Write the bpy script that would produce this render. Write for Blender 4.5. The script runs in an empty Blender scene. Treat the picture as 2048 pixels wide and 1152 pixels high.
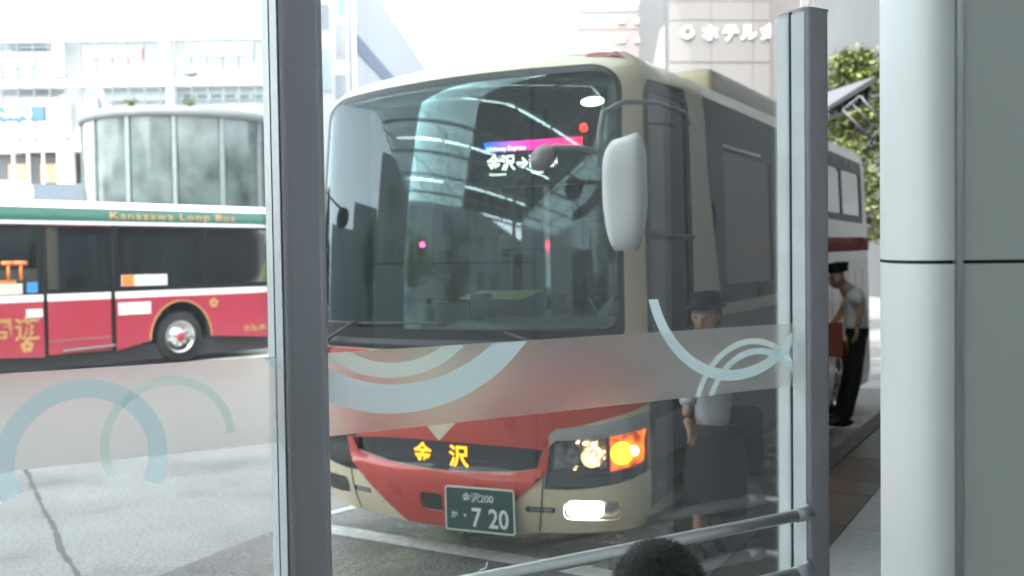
import bpy, bmesh, math, random, bisect
from mathutils import Vector, Matrix, noise
from mathutils.geometry import delaunay_2d_cdt
R = math.radians
rnd = random.Random(7)
scene = bpy.context.scene
col = scene.collection

# ---------------------------------------------------------------- camera
FPX = 1950.0
CAM = Vector((0, 0, 1.92))
pitch = math.atan(61 / FPX); roll = math.atan(.0142)
fwd = Vector((0, math.cos(pitch), -math.sin(pitch)))
up0 = Vector((0, math.sin(pitch), math.cos(pitch)))
rt = Vector((1, 0, 0)) * math.cos(roll) - up0 * math.sin(roll)
up = Vector((1, 0, 0)) * math.sin(roll) + up0 * math.cos(roll)
cd = bpy.data.cameras.new('camera'); cam = bpy.data.objects.new('camera', cd); col.objects.link(cam)
M = Matrix((rt, up, -fwd)).transposed().to_4x4(); M.translation = CAM
cam.matrix_world = M
cd.sensor_width = 36; cd.lens = 36 * FPX / 2048
cd.clip_start = .05; cd.clip_end = 600
cd.dof.use_dof = True; cd.dof.focus_distance = 2.6; cd.dof.aperture_fstop = 3.3
scene.camera = cam

# ---------------------------------------------------------------- world, sun, exposure
SUN_EL, SUN_AZ = R(52), R(-152)
world = bpy.data.worlds.new('World'); scene.world = world; world.use_nodes = True
wn = world.node_tree.nodes; wl = world.node_tree.links
bg = wn['Background']; sky = wn.new('ShaderNodeTexSky'); sky.sky_type = 'NISHITA'; sky.sun_disc = False
sky.sun_elevation = SUN_EL; sky.sun_rotation = SUN_AZ; sky.dust_density = 1.5; sky.air_density = 1.0
hs = wn.new('ShaderNodeHueSaturation'); hs.inputs['Saturation'].default_value = .26
wl.new(sky.outputs[0], hs.inputs['Color']); wl.new(hs.outputs[0], bg.inputs[0]); bg.inputs[1].default_value = .15
sl = bpy.data.lights.new('sun', 'SUN'); sl.energy = 1.0; sl.angle = R(25); sl.color = (1, .96, .9)
so = bpy.data.objects.new('sun', sl); col.objects.link(so)
sd = Vector((math.sin(SUN_AZ) * math.cos(SUN_EL), math.cos(SUN_AZ) * math.cos(SUN_EL), math.sin(SUN_EL)))
so.rotation_euler = sd.to_track_quat('Z', 'Y').to_euler(); so.location = (0, 0, 40)
scene.view_settings.view_transform = 'Standard'; scene.view_settings.look = 'None'
scene.view_settings.exposure = 2.9; scene.view_settings.gamma = 1
scene.cycles.use_denoising = True
scene.cycles.max_bounces = 10; scene.cycles.transparent_max_bounces = 16; scene.cycles.transmission_bounces = 10
scene.cycles.sample_clamp_indirect = 6; scene.cycles.caustics_reflective = False; scene.cycles.caustics_refractive = True; scene.cycles.blur_glossy = 1.0

# ---------------------------------------------------------------- helpers
def hit(x, y, p0, n):
    d = fwd + rt * ((x - 1024) / FPX) - up * ((y - 576) / FPX)
    return CAM + d * ((Vector(p0) - CAM).dot(Vector(n)) / d.dot(Vector(n)))

def tag(o, label=None, cat=None, group=None, kind=None):
    if label: o['label'] = label
    if cat: o['category'] = cat
    if group: o['group'] = group
    if kind: o['kind'] = kind
    return o

def thing(name, label, cat, loc=(0, 0, 0), rz=0, group=None, rx=0):
    o = bpy.data.objects.new(name, None); col.objects.link(o); o.location = loc; o.rotation_euler = (0, rx, rz)
    o.empty_display_size = .2
    return tag(o, label, cat, group)

def mk(name, verts, faces, m, parent=None, smooth=False, kind=None, label=None):
    me = bpy.data.meshes.new(name); me.from_pydata([tuple(v) for v in verts], [], faces); me.update()
    if m: me.materials.append(m)
    if smooth: me.polygons.foreach_set('use_smooth', [True] * len(me.polygons))
    o = bpy.data.objects.new(name, me); col.objects.link(o)
    if parent: o.parent = parent
    return tag(o, label=label, kind=kind)

class MB:
    def __init__(s): s.v = []; s.f = []; s.sm = []
    def add(s, v, f, sm=False):
        n = len(s.v); s.v += [Vector(p) for p in v]; s.f += [[i + n for i in q] for q in f]; s.sm += [sm] * len(f); return s
    def box(s, a, b, bev=0, rot=None, pivot=None):
        x0, y0, z0 = a; x1, y1, z1 = b
        x0, x1 = min(x0, x1), max(x0, x1); y0, y1 = min(y0, y1), max(y0, y1); z0, z1 = min(z0, z1), max(z0, z1)
        if bev <= 0:
            v = [(x, y, z) for z in (z0, z1) for y in (y0, y1) for x in (x0, x1)]
            f = [(0, 2, 3, 1), (4, 5, 7, 6), (0, 1, 5, 4), (2, 6, 7, 3), (0, 4, 6, 2), (1, 3, 7, 5)]
        else:
            bm = bmesh.new(); bmesh.ops.create_cube(bm, size=1)
            for q in bm.verts: q.co = Vector((x0 + (q.co.x + .5) * (x1 - x0), y0 + (q.co.y + .5) * (y1 - y0), z0 + (q.co.z + .5) * (z1 - z0)))
            bmesh.ops.bevel(bm, geom=bm.edges[:], offset=bev, segments=3, affect='EDGES', profile=.5)
            bm.verts.ensure_lookup_table(); v = [q.co.copy() for q in bm.verts]; f = [[q.index for q in p.verts] for p in bm.faces]; bm.free()
        if rot is not None:
            pv = Vector(pivot) if pivot else Vector(((x0 + x1) / 2, (y0 + y1) / 2, (z0 + z1) / 2))
            v = [pv + rot @ (Vector(q) - pv) for q in v]
        return s.add(v, f, False)
    def tube(s, pts, r, n=10, cap=True):
        pts = [Vector(p) for p in pts]; rs = r if isinstance(r, (list, tuple)) else [r] * len(pts)
        v = []; f = []; prev = None
        for i, p in enumerate(pts):
            d = (pts[min(i + 1, len(pts) - 1)] - pts[max(i - 1, 0)]).normalized()
            a = prev if prev is not None else (Vector((0, 0, 1)) if abs(d.z) < .9 else Vector((1, 0, 0)))
            a = (a - d * a.dot(d)).normalized(); prev = a; b = d.cross(a)
            for k in range(n):
                t = 2 * math.pi * k / n; v.append(p + (a * math.cos(t) + b * math.sin(t)) * rs[i])
        for i in range(len(pts) - 1):
            for k in range(n):
                f.append((i * n + k, i * n + (k + 1) % n, (i + 1) * n + (k + 1) % n, (i + 1) * n + k))
        if cap:
            f.append(tuple(range(n - 1, -1, -1))); f.append(tuple(range((len(pts) - 1) * n, len(pts) * n)))
        return s.add(v, f, True)
    def lathe(s, prof, c, axis, n=32):
        # prof: (radius, along)
        ax = Vector(axis).normalized(); a = ax.orthogonal().normalized(); b = ax.cross(a); c = Vector(c)
        v = []; f = []
        for r_, h in prof:
            for k in range(n):
                t = 2 * math.pi * k / n; v.append(c + ax * h + (a * math.cos(t) + b * math.sin(t)) * r_)
        for i in range(len(prof) - 1):
            for k in range(n): f.append((i * n + k, i * n + (k + 1) % n, (i + 1) * n + (k + 1) % n, (i + 1) * n + k))
        return s.add(v, f, True)
    def ell(s, c, r, n=16):
        v = []; f = []; m = n
        for i in range(n + 1):
            for k in range(m):
                a = math.pi * i / n; b = 2 * math.pi * k / m
                v.append((c[0] + r[0] * math.sin(a) * math.cos(b), c[1] + r[1] * math.sin(a) * math.sin(b), c[2] + r[2] * math.cos(a)))
        for i in range(n):
            for k in range(m): f.append((i * m + k, i * m + (k + 1) % m, (i + 1) * m + (k + 1) % m, (i + 1) * m + k))
        return s.add(v, f, True)
    def build(s, name, m, parent=None, kind=None, label=None, xf=None):
        v = s.v if xf is None else [xf(p) for p in s.v]
        o = mk(name, v, s.f, m, parent, False, kind, label)
        o.data.polygons.foreach_set('use_smooth', s.sm)
        bm = bmesh.new(); bm.from_mesh(o.data); bmesh.ops.recalc_face_normals(bm, faces=bm.faces[:]); bm.to_mesh(o.data); bm.free()
        return o

def pip(x, y, poly):
    c = False; j = len(poly) - 1
    for i in range(len(poly)):
        xi, yi = poly[i]; xj, yj = poly[j]
        if (yi > y) != (yj > y) and x < (xj - xi) * (y - yi) / (yj - yi) + xi: c = not c
        j = i
    return c

def dens(poly, step):
    out = []
    for i, p in enumerate(poly):
        q = poly[(i + 1) % len(poly)]; n = max(1, int(math.dist(p, q) / step))
        for k in range(n): out.append((p[0] + (q[0] - p[0]) * k / n, p[1] + (q[1] - p[1]) * k / n))
    return out

def rpoly(x0, y0, x1, y1, r, n=5):
    rr = r if isinstance(r, (list, tuple)) else (r,) * 4
    out = []
    for (cx, cy, a, q) in ((x0, y0, 180, rr[0]), (x1, y0, 270, rr[1]), (x1, y1, 0, rr[2]), (x0, y1, 90, rr[3])):
        sx = cx + (q if cx == x0 else -q); sy = cy + (q if cy == y0 else -q)
        for k in range(n + 1):
            t = R(a + 90 * k / n); out.append((sx + q * math.cos(t), sy + q * math.sin(t)))
    return out

def inset_poly(p, d):
    cx = sum(q[0] for q in p) / len(p); cy = sum(q[1] for q in p) / len(p)
    hx = max(abs(q[0] - cx) for q in p); hy = max(abs(q[1] - cy) for q in p)
    return [(cx + (q[0] - cx) * (hx - d) / hx, cy + (q[1] - cy) * (hy - d) / hy) for q in p]

def cdt(outer, holes=(), step=.1):
    o2 = dens(outer, step); hs2 = [dens(h, step) for h in holes]
    V = []; E = []
    for loop in [o2] + hs2:
        n = len(V); V += loop; E += [(n + i, n + (i + 1) % len(loop)) for i in range(len(loop))]
    xs = [p[0] for p in o2]; ys = [p[1] for p in o2]
    nx = int((max(xs) - min(xs)) / step); ny = int((max(ys) - min(ys)) / step)
    for i in range(1, nx + 1):
        for j in range(1, ny + 1):
            x = min(xs) + (i - .5) * (max(xs) - min(xs)) / max(nx, 1); y = min(ys) + (j - .5) * (max(ys) - min(ys)) / max(ny, 1)
            if pip(x, y, o2) and not any(pip(x, y, h) for h in hs2): V.append((x, y))
    r_ = delaunay_2d_cdt([Vector(v) for v in V], E, [], 0, 1e-5)
    vs = [tuple(v) for v in r_[0]]; tr = []
    for f in r_[2]:
        cx = sum(vs[i][0] for i in f) / len(f); cy = sum(vs[i][1] for i in f) / len(f)
        if pip(cx, cy, o2) and not any(pip(cx, cy, h) for h in hs2): tr.append(list(f))
    return vs, tr

def patch(name, outer, m, holes=(), surf=None, off=0, th=.01, parent=None, step=.1, kind=None, label=None):
    vs, tr = cdt(outer, holes, step)
    n = len(vs)
    V = [surf(x, y, off) for x, y in vs] + [surf(x, y, off - th) for x, y in vs]
    F = [t for t in tr] + [[i + n for i in reversed(t)] for t in tr]
    cnt = {}
    for t in tr:
        for a, b in zip(t, t[1:] + t[:1]):
            k = (min(a, b), max(a, b)); cnt[k] = None if k in cnt else (a, b)
    ns = len(F)
    for k, e in cnt.items():
        if e:
            a, b = e; q = len(V); V += [V[a], V[b], V[b + n], V[a + n]]; F.append([q + 1, q, q + 3, q + 2])
    o = mk(name, V, F, m, parent, False, kind, label)
    o.data.polygons.foreach_set('use_smooth', [i < ns for i in range(len(F))])
    return o

def text(body, name, m, surf, s0, t0, h, parent=None, th=.003, off=.005, align='CENTER', flip=1, sx=1, space=1, bold=0, kind=None, label=None):
    cu = bpy.data.curves.new('text', 'FONT'); cu.body = body; cu.size = 1; cu.align_x = align; cu.resolution_u = 3
    cu.space_character = space; cu.offset = bold
    to = bpy.data.objects.new('text', cu); col.objects.link(to)
    dg = bpy.context.evaluated_depsgraph_get(); me = bpy.data.meshes.new_from_object(to.evaluated_get(dg))
    vs = [v.co.copy() for v in me.vertices]; fs = [list(p.vertices) for p in me.polygons]
    col.objects.unlink(to); bpy.data.objects.remove(to); bpy.data.curves.remove(cu); bpy.data.meshes.remove(me)
    V = [surf(s0 + v.x * h * flip * sx, t0 + v.y * h, off) for v in vs]
    return mk(name, V, fs, m, parent, kind=kind, label=label)

def plane_surf(o, ex, ey, n):
    o, ex, ey, n = Vector(o), Vector(ex), Vector(ey), Vector(n)
    return lambda s, t, f=0: o + ex * s + ey * t + n * f

# ---------------------------------------------------------------- materials
MATS = {}
def mat(name, c, rough=.5, metal=0, var=.12, scale=6, bump=0, bscale=60, spec=.5, coat=0, dirt=0, emis=None, es=0):
    if name in MATS: return MATS[name]
    m = bpy.data.materials.new(name); m.use_nodes = True; nt = m.node_tree; b = nt.nodes['Principled BSDF']
    b.inputs['Roughness'].default_value = rough; b.inputs['Metallic'].default_value = metal
    b.inputs['Specular IOR Level'].default_value = spec; b.inputs['Coat Weight'].default_value = coat; b.inputs['Coat Roughness'].default_value = .06
    tc = nt.nodes.new('ShaderNodeTexCoord'); no = nt.nodes.new('ShaderNodeTexNoise'); no.inputs['Scale'].default_value = scale; no.inputs['Detail'].default_value = 6
    nt.links.new(tc.outputs['Object'], no.inputs['Vector'])
    cr = nt.nodes.new('ShaderNodeValToRGB'); cr.color_ramp.elements[0].position = .3; cr.color_ramp.elements[1].position = .7
    cr.color_ramp.elements[0].color = (*[x * (1 - var) for x in c], 1); cr.color_ramp.elements[1].color = (*[min(1, x * (1 + var * .6)) for x in c], 1)
    nt.links.new(no.outputs['Fac'], cr.inputs['Fac']); nt.links.new(cr.outputs['Color'], b.inputs['Base Color'])
    mr = nt.nodes.new('ShaderNodeMapRange'); mr.inputs[3].default_value = max(0, rough - .06); mr.inputs[4].default_value = min(1, rough + .08)
    nt.links.new(no.outputs['Fac'], mr.inputs[0]); nt.links.new(mr.outputs[0], b.inputs['Roughness'])
    if bump:
        n2 = nt.nodes.new('ShaderNodeTexNoise'); n2.inputs['Scale'].default_value = bscale; n2.inputs['Detail'].default_value = 4
        nt.links.new(tc.outputs['Object'], n2.inputs['Vector'])
        bp = nt.nodes.new('ShaderNodeBump'); bp.inputs['Strength'].default_value = bump; bp.inputs['Distance'].default_value = .01
        nt.links.new(n2.outputs['Fac'], bp.inputs['Height']); nt.links.new(bp.outputs['Normal'], b.inputs['Normal'])
    if emis:
        b.inputs['Emission Color'].default_value = (*emis, 1); b.inputs['Emission Strength'].default_value = es
    MATS[name] = m; return m

def glass(name, tint=(1, 1, 1), refl=1.0, ior=1.5, rough=.01, veil=0, veilc=(1, 1, 1), gc=(1, 1, 1)):
    if name in MATS: return MATS[name]
    m = bpy.data.materials.new(name); m.use_nodes = True; nt = m.node_tree; nt.nodes.clear(); L = nt.links.new
    out = nt.nodes.new('ShaderNodeOutputMaterial'); tr = nt.nodes.new('ShaderNodeBsdfTransparent'); tr.inputs[0].default_value = (*tint, 1)
    gl = nt.nodes.new('ShaderNodeBsdfGlossy'); gl.inputs['Roughness'].default_value = rough; gl.inputs[0].default_value = (*gc, 1)
    fr = nt.nodes.new('ShaderNodeFresnel'); fr.inputs[0].default_value = ior
    mu = nt.nodes.new('ShaderNodeMath'); mu.operation = 'MULTIPLY'; mu.inputs[1].default_value = refl; mu.use_clamp = True
    mx = nt.nodes.new('ShaderNodeMixShader'); L(fr.outputs[0], mu.inputs[0]); L(mu.outputs[0], mx.inputs[0]); L(tr.outputs[0], mx.inputs[1]); L(gl.outputs[0], mx.inputs[2])
    last = mx
    if veil:
        tl = nt.nodes.new('ShaderNodeBsdfTranslucent'); tl.inputs[0].default_value = (*veilc, 1)
        df = nt.nodes.new('ShaderNodeBsdfDiffuse'); df.inputs[0].default_value = (*veilc, 1)
        ad = nt.nodes.new('ShaderNodeMixShader'); ad.inputs[0].default_value = .35; L(tl.outputs[0], ad.inputs[1]); L(df.outputs[0], ad.inputs[2])
        m2 = nt.nodes.new('ShaderNodeMixShader'); m2.inputs[0].default_value = veil
        tc = nt.nodes.new('ShaderNodeTexCoord'); mp = nt.nodes.new('ShaderNodeMapping'); mp.inputs['Scale'].default_value = (1, 1, .35)
        no = nt.nodes.new('ShaderNodeTexNoise'); no.inputs['Scale'].default_value = 4; no.inputs['Detail'].default_value = 8
        mr = nt.nodes.new('ShaderNodeMapRange'); mr.inputs[1].default_value = .35; mr.inputs[2].default_value = .7; mr.inputs[3].default_value = veil * .75; mr.inputs[4].default_value = veil * 1.3
        L(tc.outputs['Object'], mp.inputs[0]); L(mp.outputs[0], no.inputs['Vector']); L(no.outputs['Fac'], mr.inputs[0]); L(mr.outputs[0], m2.inputs[0])
        L(mx.outputs[0], m2.inputs[1]); L(ad.outputs[0], m2.inputs[2]); last = m2
    L(last.outputs[0], out.inputs[0]); MATS[name] = m; return m

def emit(name, c, s):
    if name in MATS: return MATS[name]
    m = bpy.data.materials.new(name); m.use_nodes = True; b = m.node_tree.nodes['Principled BSDF']
    b.inputs['Base Color'].default_value = (*[x * .5 for x in c], 1); b.inputs['Emission Color'].default_value = (*c, 1); b.inputs['Emission Strength'].default_value = s
    MATS[name] = m; return m

def film(name, c, fac):
    # printed translucent film: part scatters, part lets through
    m = bpy.data.materials.new(name); m.use_nodes = True; nt = m.node_tree; nt.nodes.clear(); L = nt.links.new
    out = nt.nodes.new('ShaderNodeOutputMaterial'); tl = nt.nodes.new('ShaderNodeBsdfTranslucent'); tl.inputs[0].default_value = (*c, 1)
    df = nt.nodes.new('ShaderNodeBsdfDiffuse'); df.inputs[0].default_value = (*c, 1); a = nt.nodes.new('ShaderNodeMixShader'); a.inputs[0].default_value = .45
    tr = nt.nodes.new('ShaderNodeBsdfTransparent'); tr.inputs[0].default_value = (*c, 1); b = nt.nodes.new('ShaderNodeMixShader'); b.inputs[0].default_value = fac
    L(tl.outputs[0], a.inputs[1]); L(df.outputs[0], a.inputs[2]); L(tr.outputs[0], b.inputs[1]); L(a.outputs[0], b.inputs[2]); L(b.outputs[0], out.inputs[0])
    MATS[name] = m; return m

def frosted(name):
    m = bpy.data.materials.new(name); m.use_nodes = True; nt = m.node_tree; nt.nodes.clear(); L = nt.links.new
    out = nt.nodes.new('ShaderNodeOutputMaterial'); rf = nt.nodes.new('ShaderNodeBsdfRefraction'); rf.inputs['Roughness'].default_value = .34; rf.inputs['IOR'].default_value = 1.3
    rf.inputs[0].default_value = (1, .985, .97, 1)
    tl = nt.nodes.new('ShaderNodeBsdfTranslucent'); tl.inputs[0].default_value = (.85, .84, .84, 1); df = nt.nodes.new('ShaderNodeBsdfDiffuse'); df.inputs[0].default_value = (.6, .58, .58, 1)
    a = nt.nodes.new('ShaderNodeMixShader'); a.inputs[0].default_value = .6; b = nt.nodes.new('ShaderNodeMixShader'); b.inputs[0].default_value = .18
    L(tl.outputs[0], a.inputs[1]); L(df.outputs[0], a.inputs[2]); L(rf.outputs[0], b.inputs[1]); L(a.outputs[0], b.inputs[2]); L(b.outputs[0], out.inputs[0])
    MATS[name] = m; return m

CREAM = mat('cream paint', (.70, .60, .41), .3, coat=.5, var=.05, scale=3)
RED = mat('red paint', (.54, .038, .018), .28, coat=.6, var=.08, scale=3)
BLACK = mat('black frit', (.008, .009, .010), .38, var=.1, spec=.35)
RUBBER = mat('rubber', (.02, .02, .021), .8, bump=.3, bscale=90)
DARKTRIM = mat('dark trim', (.03, .03, .033), .5, bump=.1)
SILVER = mat('silver paint', (.42, .42, .42), .35, metal=.3, var=.05)
CHROME = mat('chrome', (.7, .7, .7), .12, metal=1, var=.05)
ALU = mat('brushed aluminium', (.62, .64, .64), .42, metal=.85, var=.06, scale=3)
ALUD = mat('anodised post', (.40, .40, .43), .42, metal=.35, var=.06, scale=2)
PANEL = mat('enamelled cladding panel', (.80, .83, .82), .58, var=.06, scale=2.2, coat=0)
PANEL_SHADE = mat('shaded flat cladding', (.52, .56, .53), .5, var=.035, scale=1.2, coat=.2)  # darker copy of the cladding, painting the shade on the camera face
WHITE = mat('white paint', (.78, .78, .76), .5, var=.05)
SEAT = mat('seat fabric', (.045, .05, .06), .9, bump=.3, bscale=150)
DASH = mat('dashboard plastic', (.34, .38, .35), .6, bump=.2, bscale=120, var=.08)
INTER = mat('interior lining', (.045, .05, .055), .8)
HEADL = mat('white seat cover', (.22, .22, .22), .8)
WINDSH = glass('windscreen glass', (.78, .88, .87), 1.15, 1.5, .01, veil=.012, veilc=(.7, .9, .9), gc=(.80, .97, 1))
SIDEG = glass('tinted side glass', (.16, .19, .21), 1.2, 1.5, .01, veil=.008)
CLEARG = glass('clear side glass', (.8, .86, .84), 1.2, 1.5, .01)
LAMPG = glass('lamp cover', (.95, .95, .95), 1, 1.45, .02)

# ================================================================ SETTING
def noise_ground(name, c1, c2, rough, scale, wet=False):
    m = bpy.data.materials.new(name); m.use_nodes = True; nt = m.node_tree; L = nt.links.new; b = nt.nodes['Principled BSDF']
    tc = nt.nodes.new('ShaderNodeTexCoord'); n1 = nt.nodes.new('ShaderNodeTexNoise'); n1.inputs['Scale'].default_value = scale; n1.inputs['Detail'].default_value = 8; n1.inputs['Roughness'].default_value = .65
    n2 = nt.nodes.new('ShaderNodeTexNoise'); n2.inputs['Scale'].default_value = scale * 40; n2.inputs['Detail'].default_value = 3
    n3 = nt.nodes.new('ShaderNodeTexVoronoi'); n3.inputs['Scale'].default_value = 42
    for n in (n1, n2, n3): L(tc.outputs['Object'], n.inputs['Vector'])
    mx = nt.nodes.new('ShaderNodeMix'); mx.data_type = 'FLOAT'; mx.inputs[0].default_value = .35; L(n1.outputs['Fac'], mx.inputs[2]); L(n2.outputs['Fac'], mx.inputs[3])
    cr = nt.nodes.new('ShaderNodeValToRGB'); cr.color_ramp.elements[0].position = .40; cr.color_ramp.elements[1].position = .60
    cr.color_ramp.elements[0].color = (*c1, 1); cr.color_ramp.elements[1].color = (*c2, 1); L(mx.outputs[0], cr.inputs[0]); L(cr.outputs[0], b.inputs['Base Color'])
    mr = nt.nodes.new('ShaderNodeMapRange'); mr.inputs[1].default_value = .4; mr.inputs[2].default_value = .62
    mr.inputs[3].default_value = rough - (.3 if wet else .05); mr.inputs[4].default_value = rough + .1; L(n1.outputs['Fac'], mr.inputs[0]); L(mr.outputs[0], b.inputs['Roughness'])
    bp = nt.nodes.new('ShaderNodeBump'); bp.inputs['Strength'].default_value = .9; bp.inputs['Distance'].default_value = .01; L(n3.outputs['Distance'], bp.inputs['Height']); L(bp.outputs[0], b.inputs['Normal'])
    MATS[name] = m; return m
ASPH = noise_ground('worn pale asphalt', (.15, .153, .146), (.33, .33, .315), .6, .9, True)
ground = mk('road', [(-250, -60, 0), (250, -60, 0), (250, 400, 0), (-250, 400, 0)], [(0, 1, 2, 3)], ASPH, kind='structure')

TH = R(30.2)
EU = Vector((math.cos(TH), -math.sin(TH), 0)); EV = Vector((math.sin(TH), math.cos(TH), 0)); B0 = Vector((-.319, 6.446, 0))
def bl(u, v, z=0): return B0 + EU * u + EV * v + Vector((0, 0, z))
GN = Vector((.5, -math.sin(R(60)), 0)); GT = Vector((math.sin(R(60)), .5, 0)); G0 = -GN * 2.3
def gp(t, z, off=0): return G0 + GT * t + GN * off + Vector((0, 0, z))
SLAB = mat('joint mortar', (.06, .06, .06), .85)
# platform polygon: edge outside the glass, then along the coach
plat = [gp(-9, 0, -.55), gp(.9, 0, -.55), bl(1.62, -.9), bl(1.62, 40), bl(30, 40), gp(14, 0, 12), gp(-9, 0, 12)]
V = [Vector((p.x, p.y, 0.0)) for p in plat] + [Vector((p.x, p.y, .142)) for p in plat]; n = len(plat)
mk('pavement', V, [list(range(n, 2 * n))] + [(i, (i + 1) % n, n + (i + 1) % n, n + i) for i in range(n)], SLAB, kind='structure')
KERB = mat('granite kerb', (.13, .13, .13), .7, bump=.2, var=.2, scale=20)
kb = thing('kerb', 'pale granite kerb edging the platform beside the coach', 'kerb')
edge = [(plat[0], plat[1]), (plat[1], plat[2]), (plat[2], bl(1.62, 12))]
for a, b in edge:
    d = (b - a); Lk = d.length; d.normalize(); nn = Vector((d.y, -d.x, 0)); k = 0
    while k < Lk - .1:
        e = min(k + 1.0, Lk) - .006; p = a + d * k; q = a + d * e; zz = Vector((0, 0, .154)); z0 = Vector((0, 0, -.02))
        o_ = -nn * .012; i_ = nn * .14
        vs = [p + o_, q + o_, q + i_, p + i_]
        mk('kerb_stone', [v + z0 for v in vs] + [v + zz for v in vs], [(0, 1, 2, 3), (4, 5, 6, 7), (0, 1, 5, 4), (1, 2, 6, 5), (2, 3, 7, 6), (3, 0, 4, 7)], KERB, kb)
        k += 1.0
# paving tiles, aligned with the bay
TD = mat('dark slate paving', (.020, .027, .031), .35, bump=.15, var=.3, scale=9)
TM = mat('brown paving', (.05, .042, .034), .5, bump=.15, var=.25, scale=9)
TL = mat('pale granite paving', (.40, .41, .41), .55, bump=.15, var=.15, scale=30)
pave = bpy.data.objects['pavement']
tm = {}
def tilemesh(mm, s):
    k = (mm.name, s)
    if k not in tm:
        b = MB(); b.box((0, 0, 0), (s - .008, s - .008, .012), 0); o = b.build('tmp', mm); me = o.data; bpy.data.objects.remove(o); tm[k] = me
    return tm[k]
ts = .45; cnt = 0
cands = []
for i in range(0, 14):
    for j in range(-6, 26):
        u = 1.78 + i * ts; v = -1.2 + j * ts; p = bl(u, v)
        if (p - Vector((0, 0, 0))).dot(GN) > -2.3 and p.dot(GT) < 2.3: continue
        # keep to what the openings show
        if p.y < 3.2 or p.x / p.y > .50: continue
        u2 = u - 1.6
        pale = u > 2.2
        if pale: mm = TL
        else: mm = TD if (j // 2) % 3 != 1 else TM
        cands.append((p.length, p, mm))
cands.sort(key=lambda q: q[0])
for _, p, mm in cands[:290]:
    o = bpy.data.objects.new('tile', tilemesh(mm, ts)); col.objects.link(o); o.parent = pave
    o.location = (p.x, p.y, .142 + rnd.uniform(0, .0015)); o.rotation_euler = (0, 0, -TH)

# painted bay outline on the road under the coach nose
LINE = mat('worn white road paint', (.62, .63, .60), .6, var=.3, scale=14)
def strip(name, a, b, w, z, m, label, cat):
    a = Vector(a); b = Vector(b); d = (b - a).normalized(); nn = Vector((-d.y, d.x, 0)) * w / 2
    return tag(mk(name, [a - nn + Vector((0, 0, z)), b - nn + Vector((0, 0, z)), b + nn + Vector((0, 0, z)), a + nn + Vector((0, 0, z))], [(0, 1, 2, 3)], m), label, cat, kind='structure')
lv = [bl(-1.36, .05), bl(1.45, .05), bl(1.45, -.12), bl(-1.56, -.12), bl(-1.56, 8), bl(-1.38, 8)]
mk('bay_marking', [v + Vector((0, 0, .004)) for v in (bl(-1.40, -.02), bl(1.5, -.02), bl(1.5, -.20), bl(-1.52, -.20), bl(-1.0, 2.4), bl(-.86, 2.4))], [(0, 3, 2, 1), (0, 5, 4, 3)], LINE, kind='structure')
# tar joint on the pale asphalt
TAR = mat('tar seam', (.05, .05, .05), .5)
b = MB(); a0 = Vector((-4.9, 9.6, 0)); a1 = Vector((-1.9, 4.6, 0)); prev = None; vs = []; fs = []
N = 60
for i in range(N + 1):
    p = a0.lerp(a1, i / N); d = (a1 - a0).normalized(); nn = Vector((-d.y, d.x, 0)); wob = noise.noise(p * 1.2) * .03
    w = .016 + .018 * noise.noise(p * 9 + Vector((5, 0, 0)))
    w = max(w, .008)
    vs += [p + nn * (wob - w) + Vector((0, 0, .004)), p + nn * (wob + w) + Vector((0, 0, .004))]
    if i: k = 2 * i; fs.append((k - 2, k - 1, k + 1, k))
mk('road_seam', vs, fs, TAR, kind='structure')
# patch of darker asphalt under and before the coach
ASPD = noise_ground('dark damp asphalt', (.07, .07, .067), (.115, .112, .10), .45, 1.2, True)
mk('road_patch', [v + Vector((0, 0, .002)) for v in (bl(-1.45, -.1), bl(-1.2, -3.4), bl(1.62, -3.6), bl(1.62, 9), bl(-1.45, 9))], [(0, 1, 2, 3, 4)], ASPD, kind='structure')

# ================================================================ COACH
W = 1.285; LEN = 7.5
def _half():
    pts = []
    for i in range(41):
        u = 1.02 * i / 40; pts.append((u, -.30 + .17 * u * u))
    a = pts[-1]; c = (W, a[1] + .3468 * (W - a[0])); b_ = (W, .20)
    for i in range(1, 25):
        t = i / 24; pts.append(((1 - t) ** 2 * a[0] + 2 * t * (1 - t) * c[0] + t * t * b_[0], (1 - t) ** 2 * a[1] + 2 * t * (1 - t) * c[1] + t * t * b_[1]))
    pts.append((W, LEN - .25))
    for i in range(1, 9):
        t = i / 8 * math.pi / 2; pts.append((W - .25 * (1 - math.cos(t)), LEN - .25 + .25 * math.sin(t)))
    pts.append((0, LEN + .05)); L = [0]
    for p, q in zip(pts, pts[1:]): L.append(L[-1] + math.dist(p, q))
    return pts, L
HP, HL = _half()
def outline(s):
    a = min(abs(s), HL[-1]); sg = 1 if s >= 0 else -1
    i = min(max(bisect.bisect_right(HL, a) - 1, 0), len(HP) - 2); t = (a - HL[i]) / (HL[i + 1] - HL[i])
    return sg * (HP[i][0] * (1 - t) + HP[i + 1][0] * t), HP[i][1] * (1 - t) + HP[i + 1][1] * t
def sstep(a, b, x):
    t = min(max((x - a) / (b - a), 0), 1); return t * t * (3 - 2 * t)
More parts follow.
